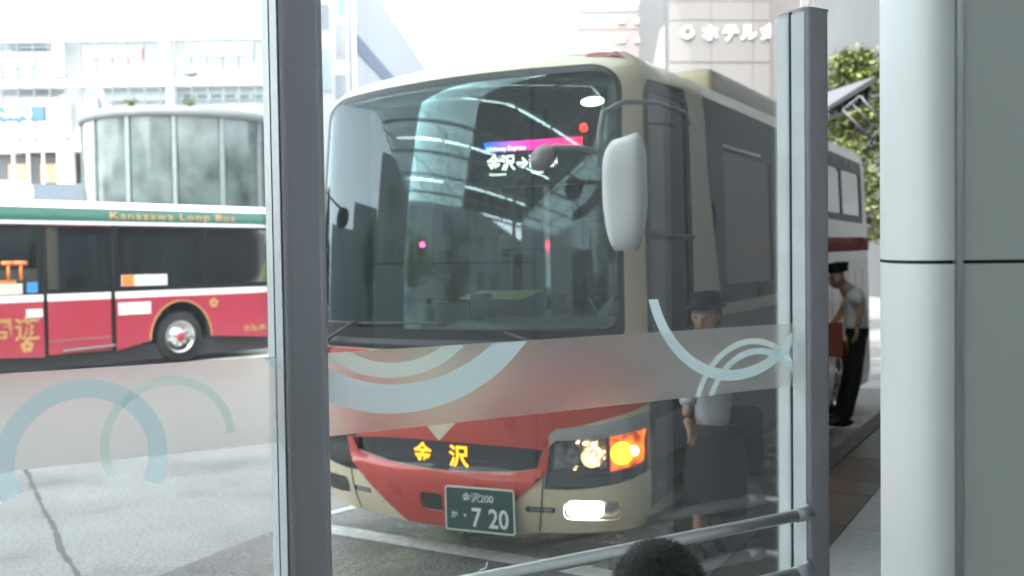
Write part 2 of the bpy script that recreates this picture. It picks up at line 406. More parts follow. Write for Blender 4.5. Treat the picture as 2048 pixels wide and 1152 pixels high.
def S(s, t, off=0):
    x, y = outline(s); e = .03
    x1, y1 = outline(s - e); x2, y2 = outline(s + e)
    dx, dy = (x2 - x1), (y2 - y1)
    l = math.hypot(dx, dy) or 1; nx, ny = dy / l, -dx / l
    k = max(0, (min(t, 2.95) - 1.35) / 1.6); ins = .035 * k ** 1.5; rk = .09 * k ** 1.6; z = min(t, 2.95); tz = 0
    if t > 2.95:
        ph = min((t - 2.95) / .30, math.pi / 2); ins += .34 * (1 - math.cos(ph)); rk += .15 * (1 - math.cos(ph)); z = 2.95 + .29 * math.sin(ph); tz = math.sin(ph)
    if t < .5: ins += .06 * ((.5 - t) / .3) ** 2
    fr_ = max(0, -ny)
    bump_ = .028 * sstep(.60, .555, t) * fr_
    sc = (W - ins) / W; h = math.sqrt(1 - min(tz, .95) ** 2)
    return Vector((x * sc + nx * (off * h + bump_), y + rk * max(0, 1 - max(0, y) / 6) + ins * .9 * fr_ + ny * (off * h + bump_), z + off * tz))

coach = thing('highway_coach', 'cream and red highway coach with curved windscreen and lit fog lamps, behind the glass screen', 'coach', B0, -TH)
coach.rotation_euler = (0, R(-.8), -TH)
coach.location = B0
kw = dict(surf=S, parent=coach)
HC = 1.31
hl_R = [(.72, .50), (.86, .50), (1.02, .515), (1.16, .54), (1.33, .585), (1.44, .62), (1.42, .86), (1.30, .85), (1.10, .815), (.92, .80), (.79, .79), (.755, .76)]
hl_L = [(-a, b) for a, b in hl_R]
disp = [(-.82, .70), (-.79, .655), (-.70, .625), (-.45, .592), (-.1, .573), (.2, .573), (.5, .588), (.66, .612), (.71, .66), (.73, .735), (.5, .748), (.1, .752), (-.4, .745), (-.75, .735)]
DBOT = [(-.80, .715), (-.73, .625), (-.45, .590), (-.1, .573), (.2, .575), (.5, .590), (.67, .612), (.715, .735)]
DTOP = [(.5, .748), (.25, .755), (0, .757), (-.25, .755), (-.5, .745)]
disp = DBOT + DTOP
fog_R = rpoly(.84, .315, 1.19, .435, .045); fog_L = [(-a, b) for a, b in fog_R][::-1]
ws_out = rpoly(-1.235, 1.33, 1.235, 3.10, (.16, .16, .2, .2), 8)
ws_in = rpoly(-1.195, 1.47, 1.195, 3.045, (.10, .10, .14, .14), 8)
tow = rpoly(-.14, .31, .03, .425, .02)
slotR = rpoly(.60, .352, .79, .388, .012)
slotL = [(-a, b) for a, b in slotR]
patch('body', [(-1.385, .24), (-.9, .215), (0, .20), (.9, .225), (1.385, .26), (1.385, 1.9), (1.40, 3.42), (-1.40, 3.42), (-1.385, 1.9)], CREAM,
      holes=[hl_R, hl_L, disp, fog_R, fog_L, ws_out, tow, slotR, slotL], off=0, th=.02, step=.07, **kw)
# red livery, front
for sg in (1, -1):
    top_ = [(0, .757), (.25, .755), (.5, .748), (.715, .735)] if sg == 1 else [(0, .757), (.25, .755), (.5, .745), (.80, .715)]
    pl = [(.60, 1.325), (1.384, 1.325), (1.384, 1.0), (1.15, .94), (.94, .885), (.80, .865), (.755, .82), (.75, .735)][::1] + top_[::-1]
    patch('red_panel', [(sg * a, b) for a, b in pl], RED, off=.003, th=.002, step=.07, **kw)
pl = [(-.30, .205), (.30, .205), (.74, .60), (.75, .735)] + DBOT[::-1] + [(-.86, .715), (-.83, .60)]
patch('red_panel', pl, RED, holes=[tow], off=.008, th=.007, step=.035, **kw)
patch('roof_mark', [(1.02, 3.18), (1.30, 3.15), (1.28, 3.25), (1.06, 3.235)], RED, off=.004, th=.002, step=.06, **kw)
for s_ in (.69, -.77):
    patch('panel_seam', [(s_ - .004, .23), (s_ + .004, .23), (s_ + .034, .60), (s_ + .026, .60)] if s_ > 0 else [(s_ + .004, .23), (s_ - .004, .23), (s_ - .034, .60), (s_ - .026, .60)], DARKTRIM, off=.0045, th=.004, step=.08, **kw)
patch('panel_seam', [(.76, .87), (.766, .87), (.78, 1.32), (.774, 1.32)], mat('red seam', (.3, .03, .03), .5), off=.0045, th=.002, step=.1, **kw)
# windscreen
patch('windscreen_border', ws_out, BLACK, holes=[ws_in], off=-.004, th=.01, step=.07, **kw)
patch('windscreen', ws_in, WINDSH, off=-.006, th=.005, step=.07, **kw)
patch('cowl_trim', rpoly(-1.15, 1.365, 1.15, 1.40, .012), SILVER if False else mat('cowl plastic', (.10, .10, .11), .3), off=.006, th=.008, step=.08, **kw)
# destination display strip
patch('display_panel', disp, mat('smoked display cover', (.012, .013, .02), .18, coat=.3), off=-.02, th=.01, step=.06, **kw)
LED = emit('amber led', (1, .36, .004), .42)
text('金', 'display_text', LED, S, -.145, .612, .145, coach, off=-.012, bold=.022, align='CENTER')
text('沢', 'display_text', LED, S, .135, .612, .145, coach, off=-.012, bold=.022, align='CENTER')
# headlamps
HREF = mat('lamp reflector', (.5, .5, .5), .22, metal=1, var=.6, scale=26, bump=1, bscale=16)
AMB = emit('indicator glow', (1, .36, .008), 1.7)
HOT = emit('hot bulb', (1, .75, .35), 6)
FOG = emit('fog lamp glow', (1, 1, 1), 8)
GLOWW = emit('warm bulb and glint', (1, .58, .26), 1.5)
for sg in (1, -1):
    P = hl_R if sg == 1 else hl_L
    hlamp = patch('headlamp', P, mat('headlamp housing', (.02, .02, .022), .4), off=-.09, th=.01, step=.08, **kw)
    wall = dens(P, .06); nW = len(wall)
    mk('lamp_rim', [S(a, b, -.001) for a, b in wall] + [S(a, b, -.09) for a, b in wall], [(i, (i + 1) % nW, nW + (i + 1) % nW, nW + i) for i in range(nW)], BLACK, hlamp)
    bot = [(.725, .505), (.86, .505), (1.02, .52), (1.16, .545), (1.32, .59), (1.43, .63), (1.43, .66), (1.30, .632), (1.10, .60), (.74, .585)]
    patch('lower_trim', [(sg * a, b) for a, b in bot], BLACK, off=-.004, th=.02, surf=S, parent=hlamp, step=.08)
    # reflector bowls
    for (cs, ct, rr, kind_) in ((.87, .705, .075, 'h'), (1.015, .70, .07, 'l')):
        cpt = S(sg * cs, ct, -.085); nrm = (S(sg * cs, ct, .1) - S(sg * cs, ct, 0)).normalized()
        b = MB(); b.lathe([(.012, 0), (rr * .5, .012), (rr * .85, .04), (rr, .07)], cpt, nrm, 28)
        b.build('reflector', HREF, hlamp)
        b = MB(); b.lathe([(0, .045), (.009, .043), (.013, .03), (.012, .0)], cpt, nrm, 12)
        b.build('bulb', GLOWW if kind_ == 'l' else CHROME, hlamp)
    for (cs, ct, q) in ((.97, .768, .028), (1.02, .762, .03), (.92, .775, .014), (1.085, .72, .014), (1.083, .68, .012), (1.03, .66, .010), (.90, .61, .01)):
        c_ = S(sg * cs, ct, -.05); b = MB(); b.ell(c_, (q * .7, .010, q * .35), 8); b.build('glint_blob', GLOWW if sg > 0 else HREF, hlamp)  # reflector glints made as small blobs, glowing in the right lamp
    fac = [(.75, .60), (1.105, .605), (1.105, .80), (.77, .775)]
    patch('reflector_plate', [(sg * a, b) for a, b in fac], HREF, off=-.078, th=.004, surf=S, parent=hlamp, step=.03, holes=[])
    amb = [(1.125, .605), (1.30, .638), (1.425, .675), (1.41, .85), (1.30, .842), (1.125, .81)]
    INDG = mat('amber lens', (.6, .12, .01), .15, coat=.6, var=.5, scale=22, emis=(1, .14, .008), es=.22)
    if sg > 0:
        nt_ = INDG.node_tree; n_ = nt_.nodes.new('ShaderNodeTexNoise'); n_.inputs['Scale'].default_value = 16; r_ = nt_.nodes.new('ShaderNodeMapRange'); r_.inputs[1].default_value = .42; r_.inputs[2].default_value = .66; r_.inputs[3].default_value = .03; r_.inputs[4].default_value = .55
        t_ = nt_.nodes.new('ShaderNodeTexCoord'); nt_.links.new(t_.outputs['Object'], n_.inputs['Vector']); nt_.links.new(n_.outputs['Fac'], r_.inputs[0]); nt_.links.new(r_.outputs[0], nt_.nodes['Principled BSDF'].inputs['Emission Strength'])
    patch('indicator', [(sg * a, b) for a, b in amb], INDG, off=-.03, th=.01, surf=S, parent=hlamp, step=.04)
    c_ = S(sg * 1.20, .715, -.022); nrm = (S(sg * 1.2, .715, .1) - S(sg * 1.2, .715, 0)).normalized()
    b = MB(); b.lathe([(0, .022), (.03, .018), (.055, .008), (.068, 0)], c_, nrm, 20); b.build('indicator_bulb', AMB, hlamp)
    c_ = S(sg * 1.285, .725, -.02); b = MB(); b.ell(c_, (.026, .02, .028), 10); b.build('indicator_filament', HOT, hlamp)
    patch('lamp_cover', P, LAMPG, off=-.001, th=.004, surf=S, parent=hlamp, step=.08)
    br = [(.745, .797), (.92, .805), (1.10, .822), (1.30, .857), (1.39, .87), (1.39, .96), (1.28, .945), (1.08, .90), (.90, .875), (.80, .862), (.765, .84)]
    patch('headlamp_brow', [(sg * a, b) for a, b in br], SILVER, off=.008, th=.008, surf=S, parent=coach, step=.06)
    # fog lamp
    fp = fog_R if sg == 1 else fog_L
    fg = patch('fog_lamp', fp, HREF, off=-.045, th=.01, step=.03, **kw)
    patch('fog_lens', rpoly(*( (.86, .33, 1.08, .42) if sg == 1 else (-1.08, .33, -.86, .42)), .035), FOG, off=-.02, th=.01, surf=S, parent=fg, step=.05)
    patch('fog_cover', fp, LAMPG, off=-.001, th=.003, surf=S, parent=fg, step=.06)
    patch('bumper_slot', slotR if sg == 1 else slotL, BLACK, off=-.012, th=.006, step=.06, **kw)
    patch('slot_badge', rpoly(*((.625, .36, .765, .379) if sg == 1 else (-.765, .36, -.625, .379)), .005), mat('grey badge', (.25, .25, .26), .4), off=-.004, th=.006, step=.06, **kw)
patch('towing_cover', tow, BLACK, off=-.008, th=.006, step=.05, **kw)
# number plate (flat, tilted with the bumper)
pc = S(.315, .355, .045); px = (S(.5, .355, 0) - S(.1, .355, 0)).normalized(); pz = Vector((0, 0, 1)); pn = px.cross(pz).normalized()
PS = plane_surf(pc, px, pz, pn)
plate = patch('number_plate', rpoly(-.235, -.135, .235, .135, .015), mat('green plate', (.006, .05, .035), .35), off=.0, th=.012, surf=PS, parent=coach, step=.2)
rimp = rpoly(-.239, -.139, .239, .139, .017)
patch('plate_rim', rimp, mat('plate white', (.72, .75, .72), .4), holes=[rpoly(-.231, -.131, .231, .131, .012)], off=.003, th=.012, surf=PS, parent=plate, step=.2)
PW = MATS['plate white']
text('金沢200', 'plate_text', PW, PS, -.01, .052, .062, plate, off=.004, bold=.012)
text('か', 'plate_text', PW, PS, -.175, -.055, .05, plate, off=.004, bold=.02)
text('・', 'plate_text', PW, PS, -.10, -.065, .07, plate, off=.004, bold=.02)
text('7', 'plate_text', PW, PS, -.022, -.103, .165, plate, off=.004, bold=.018, sx=.85)
text('20', 'plate_text', PW, PS, .13, -.103, .165, plate, off=.004, bold=.018, sx=.85)
# sides ------------------------------------------------------------
# door side (right in the picture)
door = [(1.40, .33), (2.12, .36), (2.20, 1.0), (2.22, 2.0), (2.20, 2.9), (2.14, 3.03), (1.46, 3.0), (1.40, 2.9)]
winR0 = [(2.80, 1.54), (4.50, 1.56), (5.3, 2.27), (8.3, 2.25), (8.3, 2.98), (2.52, 3.04), (2.56, 2.5)]
arch = lambda c: [(c + .56 * math.cos(R(a)), .34 + .60 * math.sin(R(a))) for a in range(-2, 183, 12)]
aR = [p for p in arch(3.1)][::-1]; aR2 = [p for p in arch(7.0)][::-1]
def side_body(sg):
    bottom = [(1.387, .26), (1.387, 1.9)]
    outer = [(1.387, .30), (2.5, .30)] + [p for p in reversed(arch(3.1))][0:] + [(3.7, .30), (6.4, .30)] + [p for p in reversed(arch(7.0))] + [(7.62, .30), (8.55, .30), (8.55, 3.42), (1.402, 3.42)]
    outer = [(sg * a, b) for a, b in outer]
    if sg == 1: holes = [door, winR0]
    else: holes = [[(-a, b) for a, b in rpoly(1.47, 1.45, 2.10, 2.26, .06)], [(-a, b) for a, b in rpoly(2.75, 1.80, 8.3, 2.95, .1)]]
    patch('side_panel', outer, CREAM, holes=holes, off=0, th=.02, step=.16, **kw)
side_body(1); side_body(-1)
patch('rear_panel', [(8.553, .30), (HL[-1], .30), (HL[-1], 3.42), (8.553, 3.42)], CREAM, off=0, th=.02, step=.2, **kw)
patch('rear_panel', [(-8.553, .30), (-HL[-1], .30), (-HL[-1], 3.42), (-8.553, 3.42)], CREAM, off=0, th=.02, step=.2, **kw)
# roof skin
ring = [S(s, 3.42, -.001) for s in [HL[-1] * k / 80 for k in range(80)]] + [S(-s, 3.42, -.001) for s in [HL[-1] * (1 - k / 80) for k in range(80)]]
cen = Vector((0, 3.6, 3.255)); n = len(ring)
mk('roof', ring + [p * .5 + Vector((0, 1.8, 1.63)) for p in ring] + [cen], [(i, (i + 1) % n, n + (i + 1) % n, n + i) for i in range(n)] + [(n + i, n + (i + 1) % n, 2 * n) for i in range(n)], CREAM, coach, True)
# door
dr = patch('coach_door', door, BLACK, holes=[rpoly(1.47, .48, 2.10, 1.30, .05), rpoly(1.47, 1.42, 2.13, 2.93, .06)], off=-.004, th=.03, step=.12, **kw)
patch('door_glass', rpoly(1.465, .475, 2.105, 1.305, .05), SIDEG, off=-.012, th=.004, surf=S, parent=dr, step=.15)
patch('door_glass', rpoly(1.465, 1.415, 2.135, 2.935, .06), SIDEG, off=-.012, th=.004, surf=S, parent=dr, step=.15)
patch('door_sill', [(1.42, .34), (2.12, .37), (2.12, .39), (1.42, .36)], mat('orange sill reflection', (.55, .35, .05), .4), off=.004, th=.008, surf=S, parent=dr, step=.12)  # orange light mirrored along the sill, put into its colour
# slanted cream pillar is the body between door and windows; give the window band its glass and posts
wb = patch('window_band', winR0, BLACK, holes=[rpoly(2.95, 1.68, 4.22, 2.68, .06), rpoly(4.45, 2.34, 5.75, 2.84, .05), rpoly(5.85, 2.34, 7.1, 2.84, .05), rpoly(7.2, 2.34, 8.2, 2.84, .05)], off=-.004, th=.02, step=.16, **kw)
PGL = glass('pale side glass', (.32, .38, .37), 1.6, 1.5, .02, veil=.05, veilc=(.6, .75, .7))
patch('window_pane', rpoly(2.94, 1.67, 4.23, 2.69, .06), PGL, off=-.012, th=.004, surf=S, parent=wb, step=.2)
for a, c in ((4.44, 5.76), (5.84, 7.11), (7.19, 8.21)):
    patch('window_pane', rpoly(a, 2.33, c, 2.85, .05), SIDEG, off=-.012, th=.004, surf=S, parent=wb, step=.2)
patch('window_rail', rpoly(2.90, 2.70, 3.9, 2.722, .008), CHROME, off=.012, th=.012, surf=S, parent=wb, step=.2)
patch('side_stripe', [(5.0, 1.90), (8.54, 1.93), (8.54, 2.09), (5.0, 2.05)], mat('matt red stripe', (.42, .03, .03), .7), off=.014, th=.014, step=.16, **kw)
patch('side_stripe', [(2.3, .32), (2.52, .32), (3.5, 1.2), (5.0, 1.90), (5.0, 2.05), (3.4, 1.5), (2.45, 1.15)], RED, off=.003, th=.002, step=.2, **kw) if False else None
patch('hatch_shade', rpoly(2.45, .42, 4.9, 1.46, .04), mat('dark hatch shade', (.03, .03, .034), .35, coat=.3), off=.010, th=.010, step=.16, **kw)  # dark sheet over the cream flank, painting the shade of an open hatch
patch('side_panel_seam', [(3.9, .4), (3.91, .4), (3.91, 1.5), (3.9, 1.5)], DARKTRIM, off=.003, th=.002, step=.2, **kw)
for k in range(8):
    patch('luggage_door_groove', [(5.2 + k * .42, .9), (5.215 + k * .42, .9), (5.215 + k * .42, 1.7), (5.2 + k * .42, 1.7)], DARKTRIM, off=.002, th=.002, step=.3, **kw)
ORG = emit('side display amber', (1, .22, .02), .9)
sdp = patch('side_display', rpoly(3.35, 1.80, 4.05, 2.16, .02), DARKTRIM, off=-.07, th=.03, step=.2, **kw)
text('金沢', 'display_text', ORG, S, 3.70, 1.90, .23, sdp, off=-.062, bold=.02)
# far-side window glass
patch('window_pane', [(-a, b) for a, b in rpoly(1.46, 1.44, 2.11, 2.27, .06)], CLEARG, off=-.01, th=.004, step=.2, **kw)
patch('window_pane', [(-a, b) for a, b in rpoly(2.74, 1.79, 8.31, 2.96, .1)], CLEARG, off=-.01, th=.004, step=.2, **kw)
for a in (1.66, 4.1, 5.5, 6.9):
    lo, hi = (1.44, 2.26) if a < 2.6 else (1.79, 2.96)
    patch('window_post', [(-a + .04, lo), (-a - .04, lo), (-a - .04, hi), (-a + .04, hi)], BLACK, off=-.002, th=.05, step=.2, **kw)
# wheels
def wheel(parent, c, ax, r, w, rimc, hubm=None, name='wheel'):
    wh = MB(); ax = Vector(ax)
    wh.lathe([(r * .60, 0), (r * .62, -.01), (r * .92, 0), (r, -w * .18), (r, -w * .82), (r * .92, -w), (r * .6, -w)], c, ax, 40)
    t = wh.build(name, RUBBER, parent)
    rm = MB(); rm.lathe([(r * .62, .006), (r * .57, .004), (r * .53, -.05), (r * .42, -.09), (r * .40, -.03), (r * .26, -.02), (r * .22, .015), (0, .015)], c, ax, 40)
    rm.build('rim', rimc, t)
    a = ax.orthogonal().normalized(); b_ = ax.cross(a)
    for k in range(8):
        th_ = 2 * math.pi * k / 8; q = Vector(c) + (a * math.cos(th_) + b_ * math.sin(th_)) * r * .33
        nb = MB(); nb.lathe([(0, .012), (.017, .012), (.017, -.05)], q, ax, 6); nb.build('wheel_nut', CHROME, t)
    if hubm:
        hb = MB(); hb.lathe([(0, .035), (r * .15, .03), (r * .2, .01), (r * .2, -.02)], c, ax, 24); hb.build('hub', hubm, t)
    return t
for v_ in (1.8, 5.7):
    wheel(coach, (1.20, v_, .50), (1, 0, 0), .49, .27, CHROME, SILVER); wheel(coach, (-1.20, v_, .50), (-1, 0, 0), .49, .27, CHROME, SILVER)
    for sg in (1, -1):
        b = MB(); ar = [(v_ + .57 * math.cos(R(a)), .34 + .61 * math.sin(R(a))) for a in range(0, 181, 10)]
        nA = len(ar); vs = [(sg * 1.26, y, z) for y, z in ar] + [(sg * .85, y, z) for y, z in ar]
        mk('wheel_arch', vs, [(i, i + 1, nA + i + 1, nA + i) for i in range(nA - 1)] + [list(range(nA, 2 * nA))], RUBBER, coach)
# roof air unit
b = MB(); b.box((-.90, 2.55, 3.15), (.90, 6.3, 3.49), .07); b.build('roof_air_unit', CREAM, coach)
b = MB(); b.box((-.7, 2.52, 3.29), (.7, 2.56, 3.40), .01); b.build('air_intake', BLACK, coach)
# underside
b = MB(); b.box((-1.1, .35, .32), (1.1, 7.1, .45)); b.build('chassis', DARKTRIM, coach)
# interior
b = MB(); b.box((-1.17, .25, .92), (1.17, 7.2, .98)); b.build('floor', INTER, coach)
b = MB(); b.box((-1.12, .55, 3.05), (1.12, 7.2, 3.10)); b.build('ceiling_lining', INTER, coach)
b = MB(); b.box((-1.15, 7.1, .98), (1.15, 7.16, 3.05)); b.build('rear_bulkhead', INTER, coach)
b = MB(); b.box((1.16, 2.3, .98), (1.20, 7.1, 1.5)); b.box((-1.20, 1.3, .98), (-1.16, 7.1, 1.5)); b.build('wall_lining', INTER, coach)
b = MB(); b.box((-1.14, .02, 1.05), (-.12, .75, 1.44), .05); b.build('dashboard', DASH, coach)
b = MB(); b.box((-1.12, .05, 1.42), (-.35, .45, 1.60), .08); b.build('instrument_hood', DASH, coach)
b = MB(); b.box((-.1, -.08, 1.02), (1.13, .62, 1.50), .06); b.build('dashboard_tray', mat('pale dash top', (.42, .46, .38), .6, bump=.15), coach)
b = MB(); b.box((-.30, .12, 1.46), (-.02, .22, 1.62), .015); b.build('fare_device', BLACK, coach)
b = MB(); b.box((.0, .1, 1.5), (.13, .2, 1.68), .02); b.tube([(.06, .15, 1.5), (.06, .15, 1.42)], .02); b.build('fare_device', BLACK, coach)
b = MB(); b.box((-.22, .30, 1.655), (.30, .60, 1.665), .002, rot=Matrix.Rotation(R(8), 3, 'X')); b.build('clipboard', mat('yellow paper', (.72, .62, .22), .7), coach)
b = MB(); b.lathe([(.205, -.012), (.222, 0), (.205, .012), (.195, 0), (.205, -.012)], (-.70, .62, 1.62), (0, -.75, .66), 32); b.tube([(-.70, .62, 1.62), (-.70, .45, 1.42)], .03); b.box((-.88, .61, 1.61), (-.52, .63, 1.63)); b.build('steering_wheel', BLACK, coach)
def seat(x, y, fb, nm='seat', cover=True):
    b = MB(); b.box((x - .22, y - .22, fb + .35), (x + .22, y + .24, fb + .47), .04); b.box((x - .05, y - .05, fb), (x + .05, y + .05, fb + .36))
    s_ = b.build(nm, SEAT, coach)
    b = MB(); b.box((x - .215, y + .18, fb + .42), (x + .215, y + .32, fb + 1.13), .05); b.build('backrest', SEAT, s_)
    if cover:
        b = MB(); b.box((x - .19, y + .165, fb + .86), (x + .19, y + .18, fb + 1.11), .005); b.build('headrest_cover', HEADL, s_)
seat(-.70, 1.05, .98, 'driver_seat', False)
for k in range(6):
    for x in (-.92, -.46, .46, .92): seat(x, 2.2 + k * .82, 1.15, 'passenger_seat')
b = MB(); b.box((.16, .9, .98), (.20, .94, 2.75)); b.tube([(.18, .92, 1.0), (.18, .92, 3.0)], .018); b.build('grab_pole', CHROME, coach)
b = MB(); b.box((-1.12, 1.55, 1.0), (-.20, 1.58, 1.95), .01); b.build('driver_partition', mat('partition', (.05, .055, .06), .5), coach)
# curtain drawn behind the driver
cv = []; cf = []
for i in range(41):
    x = -1.1 + .95 * i / 40
    for j in range(9):
        z = 3.0 - 1.0 * j / 8 * (1 - .35 * (i / 40) ** 2)
        cv.append((x, 1.5 + .025 * math.sin(i * 1.3) * (.5 + j / 8), z))
for i in range(40):
    for j in range(8): k = i * 9 + j; cf.append((k, k + 1, k + 10, k + 9))
mk('driver_curtain', cv, cf, mat('grey curtain', (.05, .06, .065), .9), coach, True)
# windscreen destination screen
tl = S(.27, 2.66, -.10); br_ = S(.99, 2.36, -.10); ex = (S(.99, 2.66, -.10) - tl).normalized()
sc_ = plane_surf(tl + Vector((0, .02, 0)), ex, Vector((0, 0, -1)), ex.cross(Vector((0, 0, -1))) * -1)
sn = plane_surf(tl + Vector((0, .0, 0)), ex, Vector((0, 0, 1)), ex.cross(Vector((0, 0, 1))))
wd = (S(.99, 2.66, -.10) - tl).length
scr = patch('destination_screen', rpoly(0, -.30, wd, 0, .01), mat('screen casing', (.012, .012, .015), .3), off=0, th=.04, surf=sn, parent=coach, step=.3)
def grad_emit():
    m = bpy.data.materials.new('magenta banner'); m.use_nodes = True; nt = m.node_tree; b = nt.nodes['Principled BSDF']
    tc = nt.nodes.new('ShaderNodeTexCoord'); sx = nt.nodes.new('ShaderNodeSeparateXYZ'); cr = nt.nodes.new('ShaderNodeValToRGB'); nt.links.new(tc.outputs['Generated'], sx.inputs[0]); nt.links.new(sx.outputs[0], cr.inputs[0])
    e = cr.color_ramp.elements; e[0].position = .05; e[0].color = (.01, .12, .75, 1); e[1].position = .45; e[1].color = (.8, .03, .30, 1); q = cr.color_ramp.elements.new(1); q.color = (.9, .02, .08, 1)
    nt.links.new(cr.outputs[0], b.inputs['Emission Color']); b.inputs['Emission Strength'].default_value = .45; b.inputs['Base Color'].default_value = (0, 0, 0, 1); return m
patch('screen_banner', [(.02, -.075), (wd - .02, -.075), (wd - .02, -.012), (.02, -.012)], grad_emit(), off=.006, th=.004, surf=sn, parent=scr, step=.3)
SCW = emit('screen white', (.95, .97, .82), .42)
text('Highway Express', 'screen_text', SCW, sn, .035, -.068, .038, scr, off=.009, align='LEFT', bold=.02)
text('金沢→新潟', 'screen_text', SCW, sn, .035, -.185, .105, scr, off=.008, align='LEFT', bold=.02, sx=.9)
text('Kanazawa', 'screen_text', SCW, sn, .05, -.225, .028, scr, off=.008, align='LEFT', bold=.01)
text('Niigata', 'screen_text', SCW, sn, .33, -.225, .028, scr, off=.008, align='LEFT', bold=.01)
def led(name, s, t, off, r, m):
    b = MB(); b.ell(S(s, t, off), (r, r, r), 8); b.build(name, m, coach)
led('warning_light', .98, 2.70, -.08, .028, emit('red glow', (1, .03, .02), .8)); led('small_light', -.33, 2.02, -.25, .018, emit('red led', (1, .02, .08), 4)); led('small_light', .96, 2.38, -.25, .012, emit('orange led', (1, .2, .05), 1))
b = MB(); b.ell(S(.98, 2.93, -.5), (.085, .05, .03), 12); b.build('lamp_reflection', emit('reflected lamp glow', (.8, 1, .65), .9), coach)  # windscreen reflection of an overhead lamp, made as a glowing blob inside
# wipers
b = MB(); a_ = [S(-1.19, 1.27, .05), S(-.95, 1.40, .06), S(-.72, 1.50, .05), S(-.66, 1.515, .035)]; b.tube(a_, [.016, .013, .010, .008], 8); b.tube([S(-1.05 + k * .12, 1.50 + .012 * k / 10, .02) for k in range(11)], .008, 6); b.build('wiper', DARKTRIM, coach)
b = MB(); b.tube([S(.98, 1.27, .05), S(.75, 1.37, .06), S(.5, 1.46, .05)], [.014, .012, .008], 8); b.tube([S(.1 + k * .1, 1.47, .02) for k in range(10)], .008, 6); b.build('wiper', DARKTRIM, coach)
# mirrors
mo = bpy.data.objects.new
def mirror_head(cx, cy, zb, zt, wx, dpt, rz, name, m, parent):
    vs = []; fs = []; nz = 14; na = 28
    for j in range(nz + 1):
        q = j / nz; z = zb + (zt - zb) * q
        e_ = 1 - abs(2 * q - 1) ** 6 * .35; sh = .80 + .20 * sstep(0, .5, q)
        for i in range(na):
            a = 2 * math.pi * i / na; ca, sa = math.cos(a), math.sin(a)
            x = wx / 2 * e_ * sh * math.copysign(abs(ca) ** .55, ca); y = dpt / 2 * e_ * (math.copysign(abs(sa) ** .8, sa))
            if y > 0: y *= .35
            p = Matrix.Rotation(rz, 3, 'Z') @ Vector((x, y, 0)); vs.append((cx + p.x, cy + p.y, z + (.03 * ca if q > .5 else 0)))
    for j in range(nz):
        for i in range(na): fs.append((j * na + i, j * na + (i + 1) % na, (j + 1) * na + (i + 1) % na, (j + 1) * na + i))
    fs.append(list(range(na))[::-1]); fs.append([nz * na + i for i in range(na)])
    return mk(name, vs, fs, m, parent, True)
MIRS = mat('mirror shell grey', (.68, .68, .67), .42, var=.05, coat=.15)
mirror_head(1.40, -.47, 1.93, 2.54, .245, .20, R(10), 'mirror', MIRS, coach)
b = MB(); b.tube([(1.30, .85, 2.78), (1.42, .45, 2.79), (1.40, .0, 2.80), (1.33, -.30, 2.77), (1.27, -.45, 2.70), (1.27, -.50, 2.58), (1.28, -.5, 2.40)], [.012, .013, .014, .016, .017, .018, .03], 10); b.build('mirror_arm', mat('arm grey', (.16, .18, .19), .35), coach)
b = MB(); b.tube([(1.33, .8, 2.02), (1.42, .1, 2.02), (1.40, -.42, 2.05)], .014, 8); b.build('mirror_arm', DARKTRIM, coach)
b = MB(); b.tube([(1.28, -.47, 2.47), (1.18, -.58, 2.50), (1.05, -.62, 2.51), (1.0, -.62, 2.49)], [.018, .015, .018, .02], 8); b.build('under_mirror_arm', mat('arm grey', (.16, .18, .19), .35), coach)
b = MB(); b.lathe([(0, .06), (.04, .055), (.07, .035), (.085, 0), (.08, -.01), (0, -.012)], (.98, -.62, 2.455), (-.1, -.75, .5), 24); b.build('under_mirror', mat('under mirror grey', (.16, .13, .14), .35), coach)
b = MB(); b.lathe([(0, .03), (.05, .025), (.082, .0), (.08, -.02), (0, -.022)], S(-1.11, 2.26, .14), (-.35, -.9, 0), 24); b.build('round_mirror', BLACK, coach)
b = MB(); b.tube([S(-1.11, 2.26, .15), S(-1.2, 2.36, .2), S(-1.34, 2.45, .12), S(-1.42, 2.45, 0)], .01, 8); b.build('round_mirror_arm', DARKTRIM, coach)
b = MB(); b.tube([S(-1.3, 1.9, 0), S(-1.32, 2.0, .25), S(-1.36, 2.35, .3)], .016, 8); b.build('mirror_arm', DARKTRIM, coach)
mirror_head(S(-1.42, 2, .33).x, S(-1.42, 2, .33).y, 2.05, 2.5, .20, .16, R(-10), 'mirror', mat('dark mirror shell', (.04, .04, .045), .4), coach)
# amber side marker near the back
b = MB(); b.ell(S(6.5, .98, .02), (.03, .06, .03), 8); b.build('side_marker', emit('side marker glow', (1, .45, .05), 3), coach)
# paper crane ornament on the dash (white folded shape)
b = MB(); c_ = Vector((1.0, .02, 1.50))
b.add([c_, c_ + Vector((-.08, 0, .16)), c_ + Vector((-.02, .02, .07)), c_ + Vector((.10, .02, .17)), c_ + Vector((.05, -.02, .04)), c_ + Vector((.02, 0, -.05))], [(0, 1, 2), (0, 2, 3, 4), (0, 4, 5)]); b.build('dash_ornament', mat('white paper', (.7, .7, .7), .7), coach)

# ================================================================ LOOP BUS
e2 = Vector((-.66378, -.74792, 0)); n2 = Vector((.74792, -.66378, 0)); O2 = Vector((-4.9, 20.1, 0))
bus = thing('city_bus', 'red city bus with green roof band and gold trim, driving past behind the left pane', 'bus', O2, math.atan2(e2.y, e2.x))
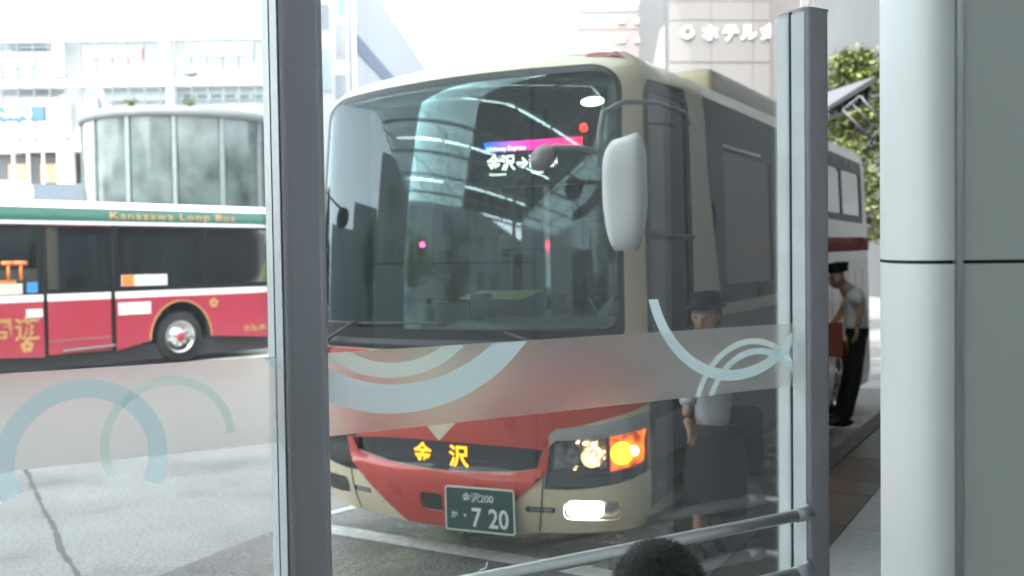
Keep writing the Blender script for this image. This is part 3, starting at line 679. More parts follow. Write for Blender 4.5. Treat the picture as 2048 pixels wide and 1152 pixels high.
# local: +x toward its front, +y away from n2?  rotate so local y = z cross x
yl = Vector((-e2.y, e2.x, 0)); sgn = 1 if yl.dot(n2) > 0 else -1
P2 = lambda s, t, off=0: Vector((s, sgn * (off), t)) if t < 2.78 else Vector((s, sgn * (off - .25 * (1 - math.cos(min((t - 2.78) / .2, math.pi / 2)))), 2.78 + .22 * math.sin(min((t - 2.78) / .2, math.pi / 2))))
def P2(s, t, off=0):
    o = off
    if s < .25: o -= .12 * (1 - s / .25) ** 2
    z = t
    if t > 2.74:
        ph = min((t - 2.74) / .25, math.pi / 2); z = 2.74 + .26 * math.sin(ph); o -= .22 * (1 - math.cos(ph))
    return Vector((s, sgn * o, z))
BR = mat('bus crimson', (.36, .032, .055), .3, coat=.5, var=.08); GRN = mat('bus green', (.02, .11, .075), .35, coat=.4); GOLD = mat('gold leaf paint', (.50, .30, .12), .4, metal=.2)
BW = mat('bus white band', (.8, .8, .78), .4)
L2 = 10.3; kb2 = dict(surf=P2, parent=bus)
BG = glass('bus window glass', (.13, .19, .20), 1.7, 1.5, .01, veil=.02)
arch2 = [(2.10 + .62 * math.cos(R(a)), .48 + .70 * math.sin(R(a)) ** 1) for a in range(0, 181, 12)][::-1]
arch2b = [(7.6 + .62 * math.cos(R(a)), .48 + .70 * math.sin(R(a))) for a in range(0, 181, 12)][::-1]
wins = [rpoly(.10, 1.50, 1.50, 2.55, .05), rpoly(1.60, 1.50, 3.30, 2.55, .05)]
doorw = rpoly(3.50, 1.48, 4.58, 2.55, .04)
wins2 = [rpoly(4.74, 1.50, 5.5, 2.55, .05), rpoly(5.6, 1.50, 6.8, 2.55, .05), rpoly(6.9, 1.5, 8.6, 2.55, .05), rpoly(8.7, .6, 9.8, 2.55, .05)]
lower = [(0, .36)] + [(1.47, .36)] + arch2[::-1][::-1] + [(2.74, .36), (3.40, .36), (3.40, 1.30), (0, 1.30)]
arA = sorted(arch2, key=lambda p: p[0]); arB = sorted(arch2b, key=lambda p: p[0])
patch('body', [(0, .36)] + arA + [(3.38, .34), (3.38, 1.28), (0, 1.28)], BR, off=0, th=.03, step=.2, **kb2)
patch('body', [(4.66, .33)] + arB + [(10.3, .33), (10.3, 1.28), (4.66, 1.28)], BR, off=0, th=.03, step=.3, **kb2)
dr2 = patch('bus_door', [(3.47, .36), (4.58, .36), (4.58, 1.28), (3.47, 1.28)], BR, off=-.01, th=.03, step=.3, **kb2)
patch('door_groove', [(3.48, .58), (4.57, .58), (4.57, .61), (3.48, .61)], mat('door groove', (.3, .12, .14), .4), off=-.006, th=.004, surf=P2, parent=dr2, step=.5)
patch('door_rail', [(3.42, .43), (4.36, .40), (4.36, .435), (3.42, .465)], CHROME, off=.02, th=.03, surf=P2, parent=dr2, step=.5)
patch('door_stripe', [(3.47, 1.283), (4.58, 1.283), (4.58, 1.40), (3.47, 1.40)], BW, off=-.008, th=.03, surf=P2, parent=dr2, step=.5)
patch('door_frame', [(3.42, 1.403), (4.62, 1.403), (4.62, 2.58), (3.42, 2.58)], BLACK, holes=[doorw], off=-.01, th=.03, surf=P2, parent=dr2, step=.5)
patch('door_pane', doorw, BG, off=-.02, th=.005, surf=P2, parent=dr2, step=.5)
for a in (3.38, 4.60):
    patch('door_post', [(a + .01, .36), (a + .07, .36), (a + .07, 1.40), (a + .01, 1.40)], BLACK, off=-.012, th=.03, step=.5, **kb2)
patch('white_stripe', [(0, 1.284), (3.38, 1.284), (3.38, 1.40), (0, 1.40)], BW, off=.002, th=.03, step=.3, **kb2)
patch('white_stripe', [(4.66, 1.284), (10.3, 1.284), (10.3, 1.40), (4.66, 1.40)], BW, off=.002, th=.03, step=.3, **kb2)
patch('window_band', [(0, 1.404), (3.41, 1.404), (3.41, 2.60), (0, 2.60)], BLACK, holes=wins, off=0, th=.03, step=.3, **kb2)
patch('window_band', [(4.63, 1.404), (10.3, 1.404), (10.3, 2.60), (4.63, 2.60)], BLACK, holes=wins2, off=0, th=.03, step=.3, **kb2)
for w_ in wins + wins2: patch('window_pane', w_, BG, off=-.012, th=.005, step=.5, **kb2)
patch('cantrail', [(0, 2.604), (10.3, 2.604), (10.3, 2.66), (0, 2.66)], BW, off=.012, th=.04, step=.3, **kb2)
patch('green_band', [(0, 2.663), (10.3, 2.663), (10.3, 2.90), (0, 2.90)], GRN, off=0, th=.03, step=.12, **kb2)
patch('roof_edge', [(0, 2.903), (10.3, 2.903), (10.3, 3.13), (0, 3.13)], BW, off=.01, th=.03, step=.12, **kb2)
b = MB(); b.box((0, sgn * -.23, 2.95), (10.3, sgn * -2.15, 3.02), .02); b.build('roof', BW, bus)
b = MB(); b.box((4.62, sgn * -.25, 2.99), (8.5, sgn * -1.9, 3.34), .13); b.build('roof_air_unit', WHITE, bus)
b = MB(); b.box((0.0, sgn * -2.38, .34), (10.3, sgn * -2.35, 1.4)); b.box((0, sgn * -2.38, 2.5), (10.3, sgn * -2.35, 2.98)); b.box((10.27, sgn * -.04, .34), (10.3, sgn * -2.34, 1.3)); b.box((10.27, sgn * -.04, 2.55), (10.3, sgn * -2.34, 2.95)); b.box((-.02, sgn * -.14, .36), (0.0, sgn * -2.34, 2.95)); b.build('far_panels', BR, bus)
for k in range(6):
    b = MB(); b.box((k * 1.75 + .3, sgn * -2.375, 1.4), (k * 1.75 + .42, sgn * -2.35, 2.5)); b.build('far_window_post', BLACK, bus)
b = MB(); b.box((0.1, sgn * -.1, .36), (10.2, sgn * -2.3, .42)); b.build('floor', DARKTRIM, bus)
b = MB(); b.box((0.1, sgn * -.1, .12), (10.2, sgn * -.16, .36)); b.box((-.02, sgn * -.3, .2), (.3, sgn * -2.1, .36)); b.build('underframe', DARKTRIM, bus)
for k in range(6):
    x_ = .6 + k * .78 + (.9 if k > 2 else 0)
    for yy in (.5, 1.9):
        b = MB(); b.box((x_, sgn * -(yy - .2), .9), (x_ + .1, sgn * -(yy + .2), 1.75), .03); b.box((x_, sgn * -(yy - .2), .85), (x_ + .45, sgn * -(yy + .2), .95), .02); b.build('bus_seat', mat('bus seat green', (.04, .07, .08), .9), bus)
b = MB(); b.tube([(3.3, sgn * -.4, .42), (3.3, sgn * -.4, 2.9)], .02, 8); b.tube([(4.7, sgn * -.4, .42), (4.7, sgn * -.4, 2.9)], .02, 8); b.build('grab_rail', mat('orange rail', (.7, .25, .03), .4), bus)
wheel(bus, (2.10, sgn * -.06, .50), (0, sgn, 0), .49, .28, CHROME, BR)
wheel(bus, (7.6, sgn * -.06, .50), (0, sgn, 0), .49, .28, CHROME, BR)
for ar in (arA, arB):
    nA = len(ar); mk('wheel_arch', [P2(a, c, -.01) for a, c in ar] + [P2(a, c, -.5) for a, c in ar], [(i, i + 1, nA + i + 1, nA + i) for i in range(nA - 1)] + [list(range(nA, 2 * nA))], RUBBER, bus)
    inner = [(a, c + .0) for a, c in ar]; cx = sum(a for a, _ in ar) / nA
    outer_ = [(cx + (a - cx) * 1.05, .48 + (c - .48) * 1.04) for a, c in ar]
    patch('arch_trim', outer_ + inner[::-1], GOLD, off=.006, th=.006, step=.3, **kb2)
text('Kanazawa Loop Bus', 'bus_lettering', GOLD, P2, 2.18, 2.715, .185, bus, off=.006, flip=-1, bold=.012, sx=1.5, space=1.15)
text('城下まち金沢周遊', 'bus_lettering', GOLD, P2, 5.35, .62, .42, bus, off=.006, flip=-1, bold=.02) if False else None
text('周遊', 'bus_lettering', GOLD, P2, 5.15, .68, .42, bus, off=.006, flip=-1, bold=.02)
text('北陸鉄道', 'bus_lettering', GOLD, P2, .40, .53, .13, bus, off=.006, flip=-1, bold=.02, sx=1.3, space=1.2)
def flower(s, t, r):
    pts = []
    for k in range(60):
        a = 2 * math.pi * k / 60; q = r * (.78 + .22 * abs(math.cos(2.5 * a))); pts.append((s + q * math.sin(a), t + q * math.cos(a)))
    patch('flower_emblem', pts, GOLD, holes=[[(s + r * .25 * math.cos(a * .628), t + r * .25 * math.sin(a * .628)) for a in range(10)]], off=.006, th=.003, step=.2, **kb2)
flower(1.41, 1.12, .10); flower(4.95, .54, .11)
STW = mat('sticker white', (.75, .75, .72), .5); STO = mat('sticker orange', (.8, .22, .05), .5); STB = mat('sticker blue', (.05, .25, .6), .5)
def stk(a, b_, c, d, m, nm='sticker', off=.006): patch(nm, [(a, b_), (c, b_), (c, d), (a, d)], m, off=off, th=.003, step=.5, **kb2)
stk(2.38, 1.50, 3.27, 1.70, STW); stk(3.03, 1.505, 3.26, 1.695, STO, off=.009); stk(2.72, .98, 3.34, 1.20, STW); stk(4.68, 1.02, 4.95, 1.16, STW)
stk(4.75, 1.44, 4.93, 1.62, STB); stk(5.0, 1.42, 5.6, 1.60, mat('poster cream', (.7, .65, .5), .6)); stk(5.1, 1.60, 5.4, 1.66, STO)
for (a, c) in ((5.22, 1.66), (5.02, 1.66)):
    b = MB(); b.tube([P2(a, c, .01), P2(a, c + .28, .01)], .025, 6); b.tube([P2(a - .1, c + .28, .01), P2(a + .1, c + .28, .01)], .035, 6); b.build('poster_figure', STO, bus)

# ================================================================ GLASS SCREEN
PGLASS = glass('screen glass', (.985, .99, .99), .4, 1.5, .004, veil=.016, veilc=(.92, .97, 1))
screen = thing('glass_screen', 'glass windbreak screen with frosted band and blue and green arcs in front of the coach', 'glass screen', gp(0, .15))
screen.location = (0, 0, 0)
GS = lambda t, z, off=0: gp(t, z, off)
kg = dict(surf=GS, parent=screen)
POSTS = [(-1.082, 'grey metal post of the screen, out at the left edge'), (.674, 'thick grey metal post of the screen between the left and middle panes'), (2.382, 'square topped metal post at the right end of the screen')]
for i, (t0, lab) in enumerate(POSTS):
    if i == 0: continue
    po = thing('screen_post', lab, 'post', gp(t0 + .056, .15), math.atan2(GT.y, GT.x), 'posts of the glass screen')
    b = MB(); pr = rpoly(-.056, -.064, .056, -.0075, (.02, .02, .0, .0), 4) if False else None
    ztop = 2.70 - .15
    def prism(name, poly, z0, z1, m, par):
        nn = len(poly); vs = [(x, y, z0) for x, y in poly] + [(x, y, z1) for x, y in poly]
        fs = [tuple(range(nn))[::-1], tuple(range(nn, 2 * nn))] + [(k, (k + 1) % nn, nn + (k + 1) % nn, nn + k) for k in range(nn)]
        return mk(name, vs, fs, m, par)
    f_ = rpoly(-.056, -.066, .056, -.006, (.022, .022, .004, .004), 5)   # half on the platform side
    bk = rpoly(-.056, .006, .056, .062, (.004, .004, .02, .02), 5)       # half on the road side
    prism('post_profile', f_, 0, ztop, ALUD, po); prism('post_profile', bk, 0, ztop, ALUD, po)
    prism('lit_side', [(-.0580, -.060), (-.0565, -.060), (-.0565, -.006), (-.0580, -.006)], .01, ztop - .01, mat('lit side pale', (.76, .82, .82), .45), po)  # thin pale sheets on the side face, painting the daylight it catches
    prism('lit_side', [(-.0580, .006), (-.0565, .006), (-.0565, .058), (-.0580, .058)], .01, ztop - .01, MATS['lit side pale'], po)
    prism('rubber_gasket', rpoly(-.046, -.0058, .054, .0058, .001, 1), 0, ztop - .004, RUBBER, po)
    prism('post_cap', rpoly(-.058, -.068, .058, .064, .022, 5), ztop, ztop + .006, ALUD, po)
    b = MB(); b.box((-.1, -.1, 0), (.1, .1, .012), .004); b.build('base_plate', ALUD, po)
for a, c in ((-1.6, .720), (.728, 2.432)):
    pane = patch('glass_pane', [(a, .24), (c, .24), (c, 3.0), (a, 3.0)], PGLASS, off=.003, th=.006, step=2, **kg)
    band = patch('frosted_band', [(a + .002, 1.486), (c - .002, 1.486), (c - .002, 1.692), (a + .002, 1.692)], frosted('frosted film') if 'frosted film' not in MATS else MATS['frosted film'], off=.0044, th=.001, surf=GS, parent=screen, step=2)
BLUE = film('blue film', (.80, .96, 1.0), .80); GREEN = film('green film', (.88, 1.0, .95), .76)
def arc(c, ri, ro, a0, a1, m, off, clipt=None):
    o_ = []; i_ = []
    N = max(8, int(abs(a1 - a0) / 3))
    for k in range(N + 1):
        a = R(a0 + (a1 - a0) * k / N); p = (c[0] + ro * math.cos(a), c[1] + ro * math.sin(a)); q = (c[0] + ri * math.cos(a), c[1] + ri * math.sin(a))
        if clipt and not (clipt[0] <= p[0] <= clipt[1]): continue
        o_.append(p); i_.append(q)
    if len(o_) > 1:
        nO = len(o_); mk('printed_arc', [GS(p[0], p[1], off) for p in o_ + i_], [(k, k + 1, nO + k + 1, nO + k) for k in range(nO - 1)], m, screen)
arc((.243, 1.495), .134, .174, -26, 205, BLUE, .0056)
arc((.423, 1.515), .128, .147, 2, 208, GREEN, .0052)
arc((1.0, 2.010), .405, .481, 200, 345, BLUE, .0056) if False else None
def arcy(c, ri, ro, zmax, m, off, t0, t1, zmin=0):
    # lower part of a ring kept below zmax and between t0 and t1
    o_ = []; i_ = []
    for k in range(0, 361, 2):
        a = R(k + 90); p = (c[0] + ro * math.cos(a), c[1] + ro * math.sin(a)); q = (c[0] + ri * math.cos(a), c[1] + ri * math.sin(a))
        o_.append(p); i_.append(q)
    ring_o = o_; vs, tr = cdt(ring_o[:-1], [i_[:-1]], .02)
    keep = [f for f in tr if sum(vs[i][1] for i in f) / 3 < zmax and sum(vs[i][1] for i in f) / 3 > zmin and t0 < sum(vs[i][0] for i in f) / 3 < t1]
    # exact trim with bisect
    bm = bmesh.new(); bv = [bm.verts.new((x, y, 0)) for x, y in vs]
    for f in tr:
        try: bm.faces.new([bv[i] for i in f])
        except ValueError: pass
    for co, no in (((0, zmax, 0), (0, 1, 0)), ((0, zmin, 0), (0, -1, 0)), ((t0, 0, 0), (-1, 0, 0)), ((t1, 0, 0), (1, 0, 0))):
        bmesh.ops.bisect_plane(bm, geom=bm.verts[:] + bm.edges[:] + bm.faces[:], plane_co=co, plane_no=no, clear_outer=True)
    bm.verts.ensure_lookup_table()
    for i_x, v in enumerate(bm.verts): v.index = i_x
    vv = [GS(v.co.x, v.co.y, off) for v in bm.verts]; ff = [[v.index for v in f.verts] for f in bm.faces]; bm.free()
    mk('printed_arc', vv, ff, m, screen)
arcy((1.005, 2.012), .412, .486, 1.690, BLUE, .0056, .62, 1.6)
arcy((.985, 1.908), .252, .291, 1.690, GREEN, .0052, .70, 1.6)
arcy((2.135, 1.880), .322, .356, 1.79, BLUE, .0056, 1.7, 2.428)
arcy((2.222, 1.405), .196, .216, 1.9, BLUE, .0052, 2.0, 2.428, 1.484)
arcy((2.199, 1.410), .224, .243, 1.9, GREEN, .0049, 1.9, 2.428, 1.484)
b = MB(); b.tube([gp(1.20, 1.068, .005), gp(1.216, 1.082, .005), gp(1.232, 1.085, .005), gp(1.236, 1.10, .005)], .003, 6); b.build('printed_mark', WHITE, screen)
# handrails
for z_, lab in ((1.095, 'upper round steel handrail running along the glass screen'), (.912, 'lower round steel handrail running along the glass screen')):
    h = thing('handrail', lab, 'handrail', (0, 0, 0), 0, 'handrails of the glass screen')
    b = MB(); b.tube([gp(-1.4 + k * .48, z_, .105) for k in range(8)] + [gp(2.345, z_, .105)], .0185, 16)
    e_ = gp(2.475, z_, .105); b.build('rail', ALU, h)
    for tt, t2 in ((.73, .73), (2.345, 2.395)):
        b = MB(); b.tube([gp(tt, z_, .11), gp(t2, z_ , .05)], .0145, 12); b.build('bracket', ALU, h)
    b = MB(); b.tube([gp(2.285, z_, .105), gp(2.352, z_, .105)], .0215, 16); b.build('end_sleeve', ALUD, h)

# ================================================================ COLUMN at right
cz0, cz1 = .15, 6.5
clm = thing('clad_column', 'large pale metal clad column with rounded edge at the right', 'column', (0, 0, 0))
# plan: leftmost silhouette at pixel 1750, joint strip at pixel 1911
def ray2(px, y): d = fwd + rt * ((px - 1024) / FPX); d = d / d.y; return Vector((d.x * y, y, 0))
J = ray2(1910, 1.62)            # strip position
A_ = ray2(1751, 1.95)
rad = .22
arcpts = []
# rounded corner: quarter-ish curve from the strip back to the left side
t0_ = Vector((-1, .15, 0)).normalized()
c0 = J; 
for k in range(25):
    q = k / 24
    p = (J * (1 - q) ** 2 + (ray2(1762, 1.60) + Vector((0, 0, 0))) * 2 * q * (1 - q) + (ray2(1750, 2.25) + Vector((.012, 0, 0))) * q * q)
    arcpts.append(p)
# find silhouette and shift so that its left limit is at pixel ~1750
mn = min(p.x / p.y for p in arcpts); want = (1750 - 1024) / FPX
arcpts = [Vector((J.x + (p.x - J.x) * 1.0, p.y, 0)) for p in arcpts]
back = [Vector((.9, 2.6, 0)), Vector((1.25, 2.75, 0)), Vector((1.9, 2.7, 0)), Vector((1.9, 1.3, 0))]
def vpanel(name, pts, z0, z1, m, par, smooth=True, th=.0):
    nn = len(pts); vs = [p + Vector((0, 0, z0)) for p in pts] + [p + Vector((0, 0, z1)) for p in pts]
    return mk(name, vs, [(k, k + 1, nn + k + 1, nn + k) for k in range(nn - 1)], m, par, smooth)
flat0 = J + Vector((.011, -.003, 0)); flat1 = J + Vector((.62, -.13, 0))
zj = CAM.z - .018
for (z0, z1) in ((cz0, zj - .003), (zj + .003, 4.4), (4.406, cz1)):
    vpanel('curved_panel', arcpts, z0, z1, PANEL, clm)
    vpanel('flat_panel', [flat1, flat0], z0, z1, PANEL_SHADE, clm, False)
ins_ = Vector((.008, .012, 0))
vpanel('joint_backing', [flat1 + ins_] + [flat0 + ins_] + [p + ins_ for p in arcpts], cz0, cz1, RUBBER, clm, False)
b = MB(); d_ = Vector((-.007, .0, 0)); b.add([J + Vector((.001, -.006, cz0)), J + Vector((.010, -.008, cz0)), J + Vector((.010, -.008, cz1)), J + Vector((.001, -.006, cz1)), J + Vector((.001, .01, cz0)), J + Vector((.010, .008, cz0)), J + Vector((.010, .008, cz1)), J + Vector((.001, .01, cz1))], [(0, 1, 2, 3), (0, 3, 7, 4), (1, 5, 6, 2)]); b.build('joint_strip', ALU, clm)
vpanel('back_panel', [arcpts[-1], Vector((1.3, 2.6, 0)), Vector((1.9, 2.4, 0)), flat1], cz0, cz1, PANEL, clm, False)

# ================================================================ CANOPY overhead (outside the frame, seen mirrored in the windscreen)
can = thing('platform_canopy', 'steel and panel canopy over the bus platform, mirrored in the windscreen', 'canopy', (0, 0, 6.5))
def cpt(a, d, z=0): # a along glass direction, d distance out from the glass plane (negative = inside)
    p = G0 + GT * a - GN * d; return Vector((p.x, p.y, z))
def roofp(name, a0, a1, d0, d1, m, z=0, th=.04):
    v = [cpt(a0, d0, z), cpt(a1, d0, z), cpt(a1, d1, z), cpt(a0, d1, z)]; v += [q + Vector((0, 0, th)) for q in v]
    return mk(name, v, [(0, 1, 2, 3), (7, 6, 5, 4), (0, 1, 5, 4), (1, 2, 6, 5), (2, 3, 7, 6), (3, 0, 4, 7)], m, can)
TRP = film('translucent roof panel', (.90, .97, .97), .90)
DKP = mat('dark roof panel', (.10, .12, .14), .6)
for i in range(-7, 8):
    for j in range(-4, 4):
        if i > 1 and j >= 3: continue
        a0 = i * 2.6; d0 = j * 2.6 - .6
        roofp('roof_panel', a0 + .02, a0 + 2.58, d0 + .02, d0 + 2.58, TRP if ((j >= 1 and i <= 1) or j <= -3) else DKP)  # end bays added dark to shade the coach; inner rows translucent for light
STEEL = mat('white steel', (.5, .52, .52), .5)
TUBE = emit('lit tube lamp', (.9, 1, 1), 2.0)
for i in range(-7, 6):
    b = MB(); b.tube([cpt(i * 2.6, -11, -.15), cpt(i * 2.6, 9.8, -.15)], .05, 8); b.build('beam', STEEL, can)
for j in range(-4, 5):
    b = MB(); b.tube([cpt(-18.2, j * 2.6 - .6, -.15), cpt(13, j * 2.6 - .6, -.15)], .04, 8); b.build('beam', STEEL, can)
for i in range(-7, 5, 2):
    for j in range(-4, 3, 2):
        for (u0, u1, w0, w1) in ((0, 5.2, 0, 5.2),):
            b = MB(); b.tube([cpt(i * 2.6 + u0, j * 2.6 - .6 + w0, -.3), cpt(i * 2.6 + u1, j * 2.6 - .6 + w1, -.3)], .022, 6); b.build('brace', STEEL, can)
for a_ in (-12.9, -8.6, -4.9, -1.2, 2.6):
    for k in range(6):
        if a_ < -10 and k in (2,): continue
        d_ = 8.5 - k * 2.15
        b = MB(); b.tube([cpt(a_, d_, -.35), cpt(a_, d_ - 1.95, -.35)], .03, 8); b.build('tube_lamp', TUBE, can)
for a_c, d_c in ((-8, -1.2), (9, -1.2)):
    b = MB(); p = cpt(a_c, d_c, -6.35); b.tube([p, p + Vector((0, 0, 6.2))], .12, 16); b.build('support', STEEL, can)
lb = thing('added_plaza_block', 'unseen brown grey building added behind the viewpoint, greying the windscreen reflection', 'building')  # unseen building added to grey the low part of the windscreen reflection
LBW = mat('brown grey facade', (.34, .36, .35), .7, var=.2, scale=.4); LBG = mat('dark office pane', (.13, .145, .15), .3)
b = MB(); b.box((-44, -42, 0), (-34, 6, 11)); b.build('wall', LBW, lb)
b = MB(); b.box((-33.5, -42, 0), (-6, -38, 15)); b.build('wall', LBW, lb)
b = MB(); b.box((-45, 6.4, 0), (-36, 13, 8.0)); b.box((-45, 13.1, 0), (-36.5, 24, 6.4)); b.build('added_annex', LBW, lb)
for k in range(9):
    for j in range(3):
        if (k * 7 + j * 5) % 4 == 0: continue
        b = MB(); b.box((-34.02, -38 + k * 4.9, 1.4 + j * 3.2), (-33.9, -36.2 + (k % 3) * .5 + k * 4.9, 2.9 + j * 3.2)); b.build('window', LBG, lb)
# station frontage behind the camera
SWALL = mat('station wall', (.07, .07, .07), .6, var=.1)
st = thing('station_building', 'grey station frontage standing behind the platform', 'building')
v = [cpt(-12, -9, 0), cpt(14, -9, 0), cpt(14, -9.3, 0), cpt(-12, -9.3, 0)]; v += [q + Vector((0, 0, 6.4)) for q in v]
mk('wall', v, [(0, 1, 5, 4), (1, 2, 6, 5), (2, 3, 7, 6), (3, 0, 4, 7), (4, 5, 6, 7)], SWALL, st)

wg = thing('added_station_wing', 'unseen station wing added past the column to darken the coach side reflections', 'building')  # unseen, added so the coach side mirrors something dark
v = [bl(9, -7), bl(9, 34), bl(9.5, 34), bl(9.5, -7)]; v += [q + Vector((0, 0, 8)) for q in v]
mk('wall', v, [(0, 1, 5, 4), (1, 2, 6, 5), (2, 3, 7, 6), (3, 0, 4, 7), (4, 5, 6, 7)], SWALL, wg)
fb = thing('added_dark_block', 'unseen dark block added behind the column to darken the coach flank reflection', 'building')  # unseen block added to darken the grazing reflection on the coach flank
b = MB(); b.box((15.5, 36, 0), (70, 50, 24)); b.build('wall', mat('dark added wall', (.12, .13, .13), .7, var=.2, scale=.3), fb)
for k in range(9):
    for j in range(5):
        b = MB(); b.box((17 + k * 5.4, 35.95, 2 + j * 4.2), (20.6 + k * 5.4, 36.05, 4.6 + j * 4.2)); b.build('window', mat('dark office pane', (.03, .035, .04), .3), fb)
# ================================================================ BACKGROUND
def fac(px, py, Y): return hit(px, py, (0, Y, 0), (0, 1, 0))
def fbox(name, px0, py0, px1, py1, Y, depth, m, parent, fx=0):
    mx_, my_ = max(px0, 0) / 2 + px1 / 2, (py0 + py1) / 2
    x0, x1 = fac(px0, my_, Y).x, fac(px1, my_, Y).x; z1, z0 = fac(mx_, py0, Y).z, fac(mx_, py1, Y).z
    b = MB(); b.box((x0, Y + min(fx, depth), z0), (x1, Y + max(fx, depth), z1))
    return b.build(name, m, parent)
BWALL = mat('white tower cladding', (.66, .69, .69), .6, var=.04, scale=.5)
FAG = glass('facade glass', (.75, .85, .87), 1, 1.5, .02, veil=.15, veilc=(.8, .9, .9))
Y1 = 46
bld = thing('department_store', 'big white glass fronted store building with shop signs at the left', 'building')
# main wall and floors
b = MB(); b.box((-36, Y1 + 1.5, 0), (-9.9, Y1 + 14, 26)); b.build('wall', BWALL, bld)
GREYB = mat('pale grey facade', (.44, .50, .51), .6, var=.06, scale=.7)
for (y0, y1, nm, mm) in ((20, 45, 'floor_band', BWALL), (45, 78, 'window_band', GREYB), (150, 170, 'floor_band', BWALL), (275, 298, 'floor_band', BWALL)):
    fbox(nm, -400, y0, 620, y1, Y1, .8, mm, bld, .3)
fbox('window_band', 190, 168, 620, 192, Y1, 1.3, GREYB, bld, .9)
for k in range(7): fbox('dark_vent', 355 + k * 28, 183, 375 + k * 28, 190, Y1, 1.0, mat('vent grey', (.15, .18, .2), .6), bld, .85)
for px in (105, 335 - 10, 120): pass
for (p0, p1, y0, y1) in ((100, 122, 58, 150), (318, 335, 55, 150), (118, 132, 190, 275), (115, 140, 300, 370), (330, 345, 160, 210)):
    fbox('pier', p0, y0, p1, y1, Y1, .6, BWALL, bld, .2)
for (p0, p1, y0, y1, mm) in ((0, 98, 55, 90, GREYB), (-60, 90, 95, 150, GREYB), (140, 180, 190, 275, GREYB), (0, 108, 190, 275, mat('warm pale wall', (.70, .62, .50), .6))):
    fbox('infill_panel', p0, y0, p1, y1, Y1, 1.2, mm, bld, .8)
# shopfront glazing
SHOP = mat('shopfront dark', (.08, .09, .09), .3, var=.3, scale=.8); WARM = emit('warm shop glow', (1, .45, .25), .10)
fbox('shopfront', -400, 299, 620, 372, Y1, 1.4, SHOP, bld, 1.1)
for (p0, p1) in ((0, 35), (65, 112), (150, 175)): fbox('shop_display', p0, 325, p1, 362, Y1, 1.0, WARM, bld, .8)
for k in range(10): fbox('shop_mullion', 18 + k * 30, 300, 21 + k * 30, 372, Y1, .5, BWALL, bld, .3)
# curtain grid of fine mullions
MUL = mat('mullion grey', (.20, .22, .24), .5)
for k in range(19): fbox('mullion', 2 + k * 31.6, -40, 3.7 + k * 31.6, 298, Y1, .1, MUL, bld)
for y in (-8, 26, 45, 147, 170, 272): fbox('transom', -300, y, 620, y + 1.9, Y1, .22, MUL, bld, .13)
# signs
def sign(name, label, px0, py0, px1, py1, m, Y=Y1, txt=None, tmat=None, th=.8):
    g = thing(name, label, 'sign', ((fac((px0 + px1) / 2, py1, Y - .3))))
    lx = g.location; a = fac(px0, py0, Y - .3); c = fac(px1, py1, Y - .3)
    b = MB(); b.box((a.x - lx.x, 0, c.z - lx.z), (c.x - lx.x, .22, a.z - lx.z), .03); b.build('sign_board', m, g)
    if txt:
        sf = plane_surf((0, -.01, 0), (1, 0, 0), (0, 0, 1), (0, -1, 0)); h = a.z - c.z
        text(txt, 'sign_text', tmat, sf, 0, h * .22, h * th, g, off=.01, bold=.02)
    return g
sign('wall_sign', 'pale pink blank sign board high on the white store', 165, 95, 283, 116, mat('faded pink', (.50, .24, .25), .6))
sign('wall_sign', 'pale teal framed sign board on the store, right of the pink one', 370, 86, 506, 112, mat('faded teal', (.26, .37, .39), .6), txt='CAFE & MARKET', tmat=mat('sign grey', (.55, .65, .66), .5), th=.6) if False else sign('wall_sign', 'pale teal framed sign board on the store, right of the pink one', 370, 86, 506, 112, mat('faded teal', (.26, .37, .39), .6))
sign('wall_sign', 'teal banner sign at the far upper left of the store', -60, 112, 70, 135, mat('teal sign', (.24, .40, .41), .6))
sign('shop_sign', 'blue shop sign with white lettering at the left edge', -60, 214, 89, 241, mat('blue sign', (.04, .12, .42), .5), txt='(O-30A)', tmat=WHITE, th=1.0)
# low dark wall in front
DW = mat('dark blue grey wall', (.10, .13, .16), .7)
lw = MB(); a = fac(-200, 372, 33); c = fac(190, 372, 33); lw.box((a.x, 33, 0), (c.x, 33.3, a.z)); tag(lw.build('low_wall', DW), 'dark blue grey hoarding wall behind the red bus', 'wall')
# cylindrical glass kiosk
KY = 28; cxk = fac(372, 400, KY).x; rk_ = abs(fac(372 + 187, 400, KY).x - cxk); topz = fac(372, 212, KY - rk_).z
kio = thing('glass_rotunda', 'round grey glass rotunda with pale frames behind the red bus', 'kiosk', (cxk, KY, 0))
KG = mat('rotunda mirror glass', (.09, .12, .115), .12, var=.6, scale=1.3, coat=.3)
NK = 14
for k in range(NK):
    a0 = 2 * math.pi * k / NK; a1 = 2 * math.pi * (k + 1) / NK; vs = []; fs = []
    for j in range(7):
        a = a0 + .03 + (a1 - a0 - .06) * j / 6; vs += [(rk_ * math.cos(a), rk_ * math.sin(a), .3), (rk_ * math.cos(a), rk_ * math.sin(a), topz - .12)]
        if j: q = 2 * j; fs.append((q - 2, q, q + 1, q - 1))
    mk('curved_pane', vs, fs, KG, kio, True)
    b = MB(); b.box((-.055, -.05, .0), (.055, .10, topz)); o = b.build('frame_post', mat('frame grey', (.17, .20, .195), .5), kio); o.location = (rk_ * math.cos(a0), rk_ * math.sin(a0), 0); o.rotation_euler = (0, 0, a0 + math.pi / 2)
b = MB(); b.lathe([(rk_ + .02, topz - .25), (rk_ + .1, topz - .22), (rk_ + .1, topz), (rk_ * .9, topz + .06), (0, topz + .12)], (0, 0, 0), (0, 0, 1), 56); b.build('roof_ring', mat('ring grey', (.16, .18, .18), .5), kio)
b = MB(); b.lathe([(rk_ * .6, 0), (rk_ * .6, topz * .98)], (0, 0, 0), (0, 0, 1), 40); b.build('inner_core', mat('core pale', (.5, .52, .5), .7), kio)
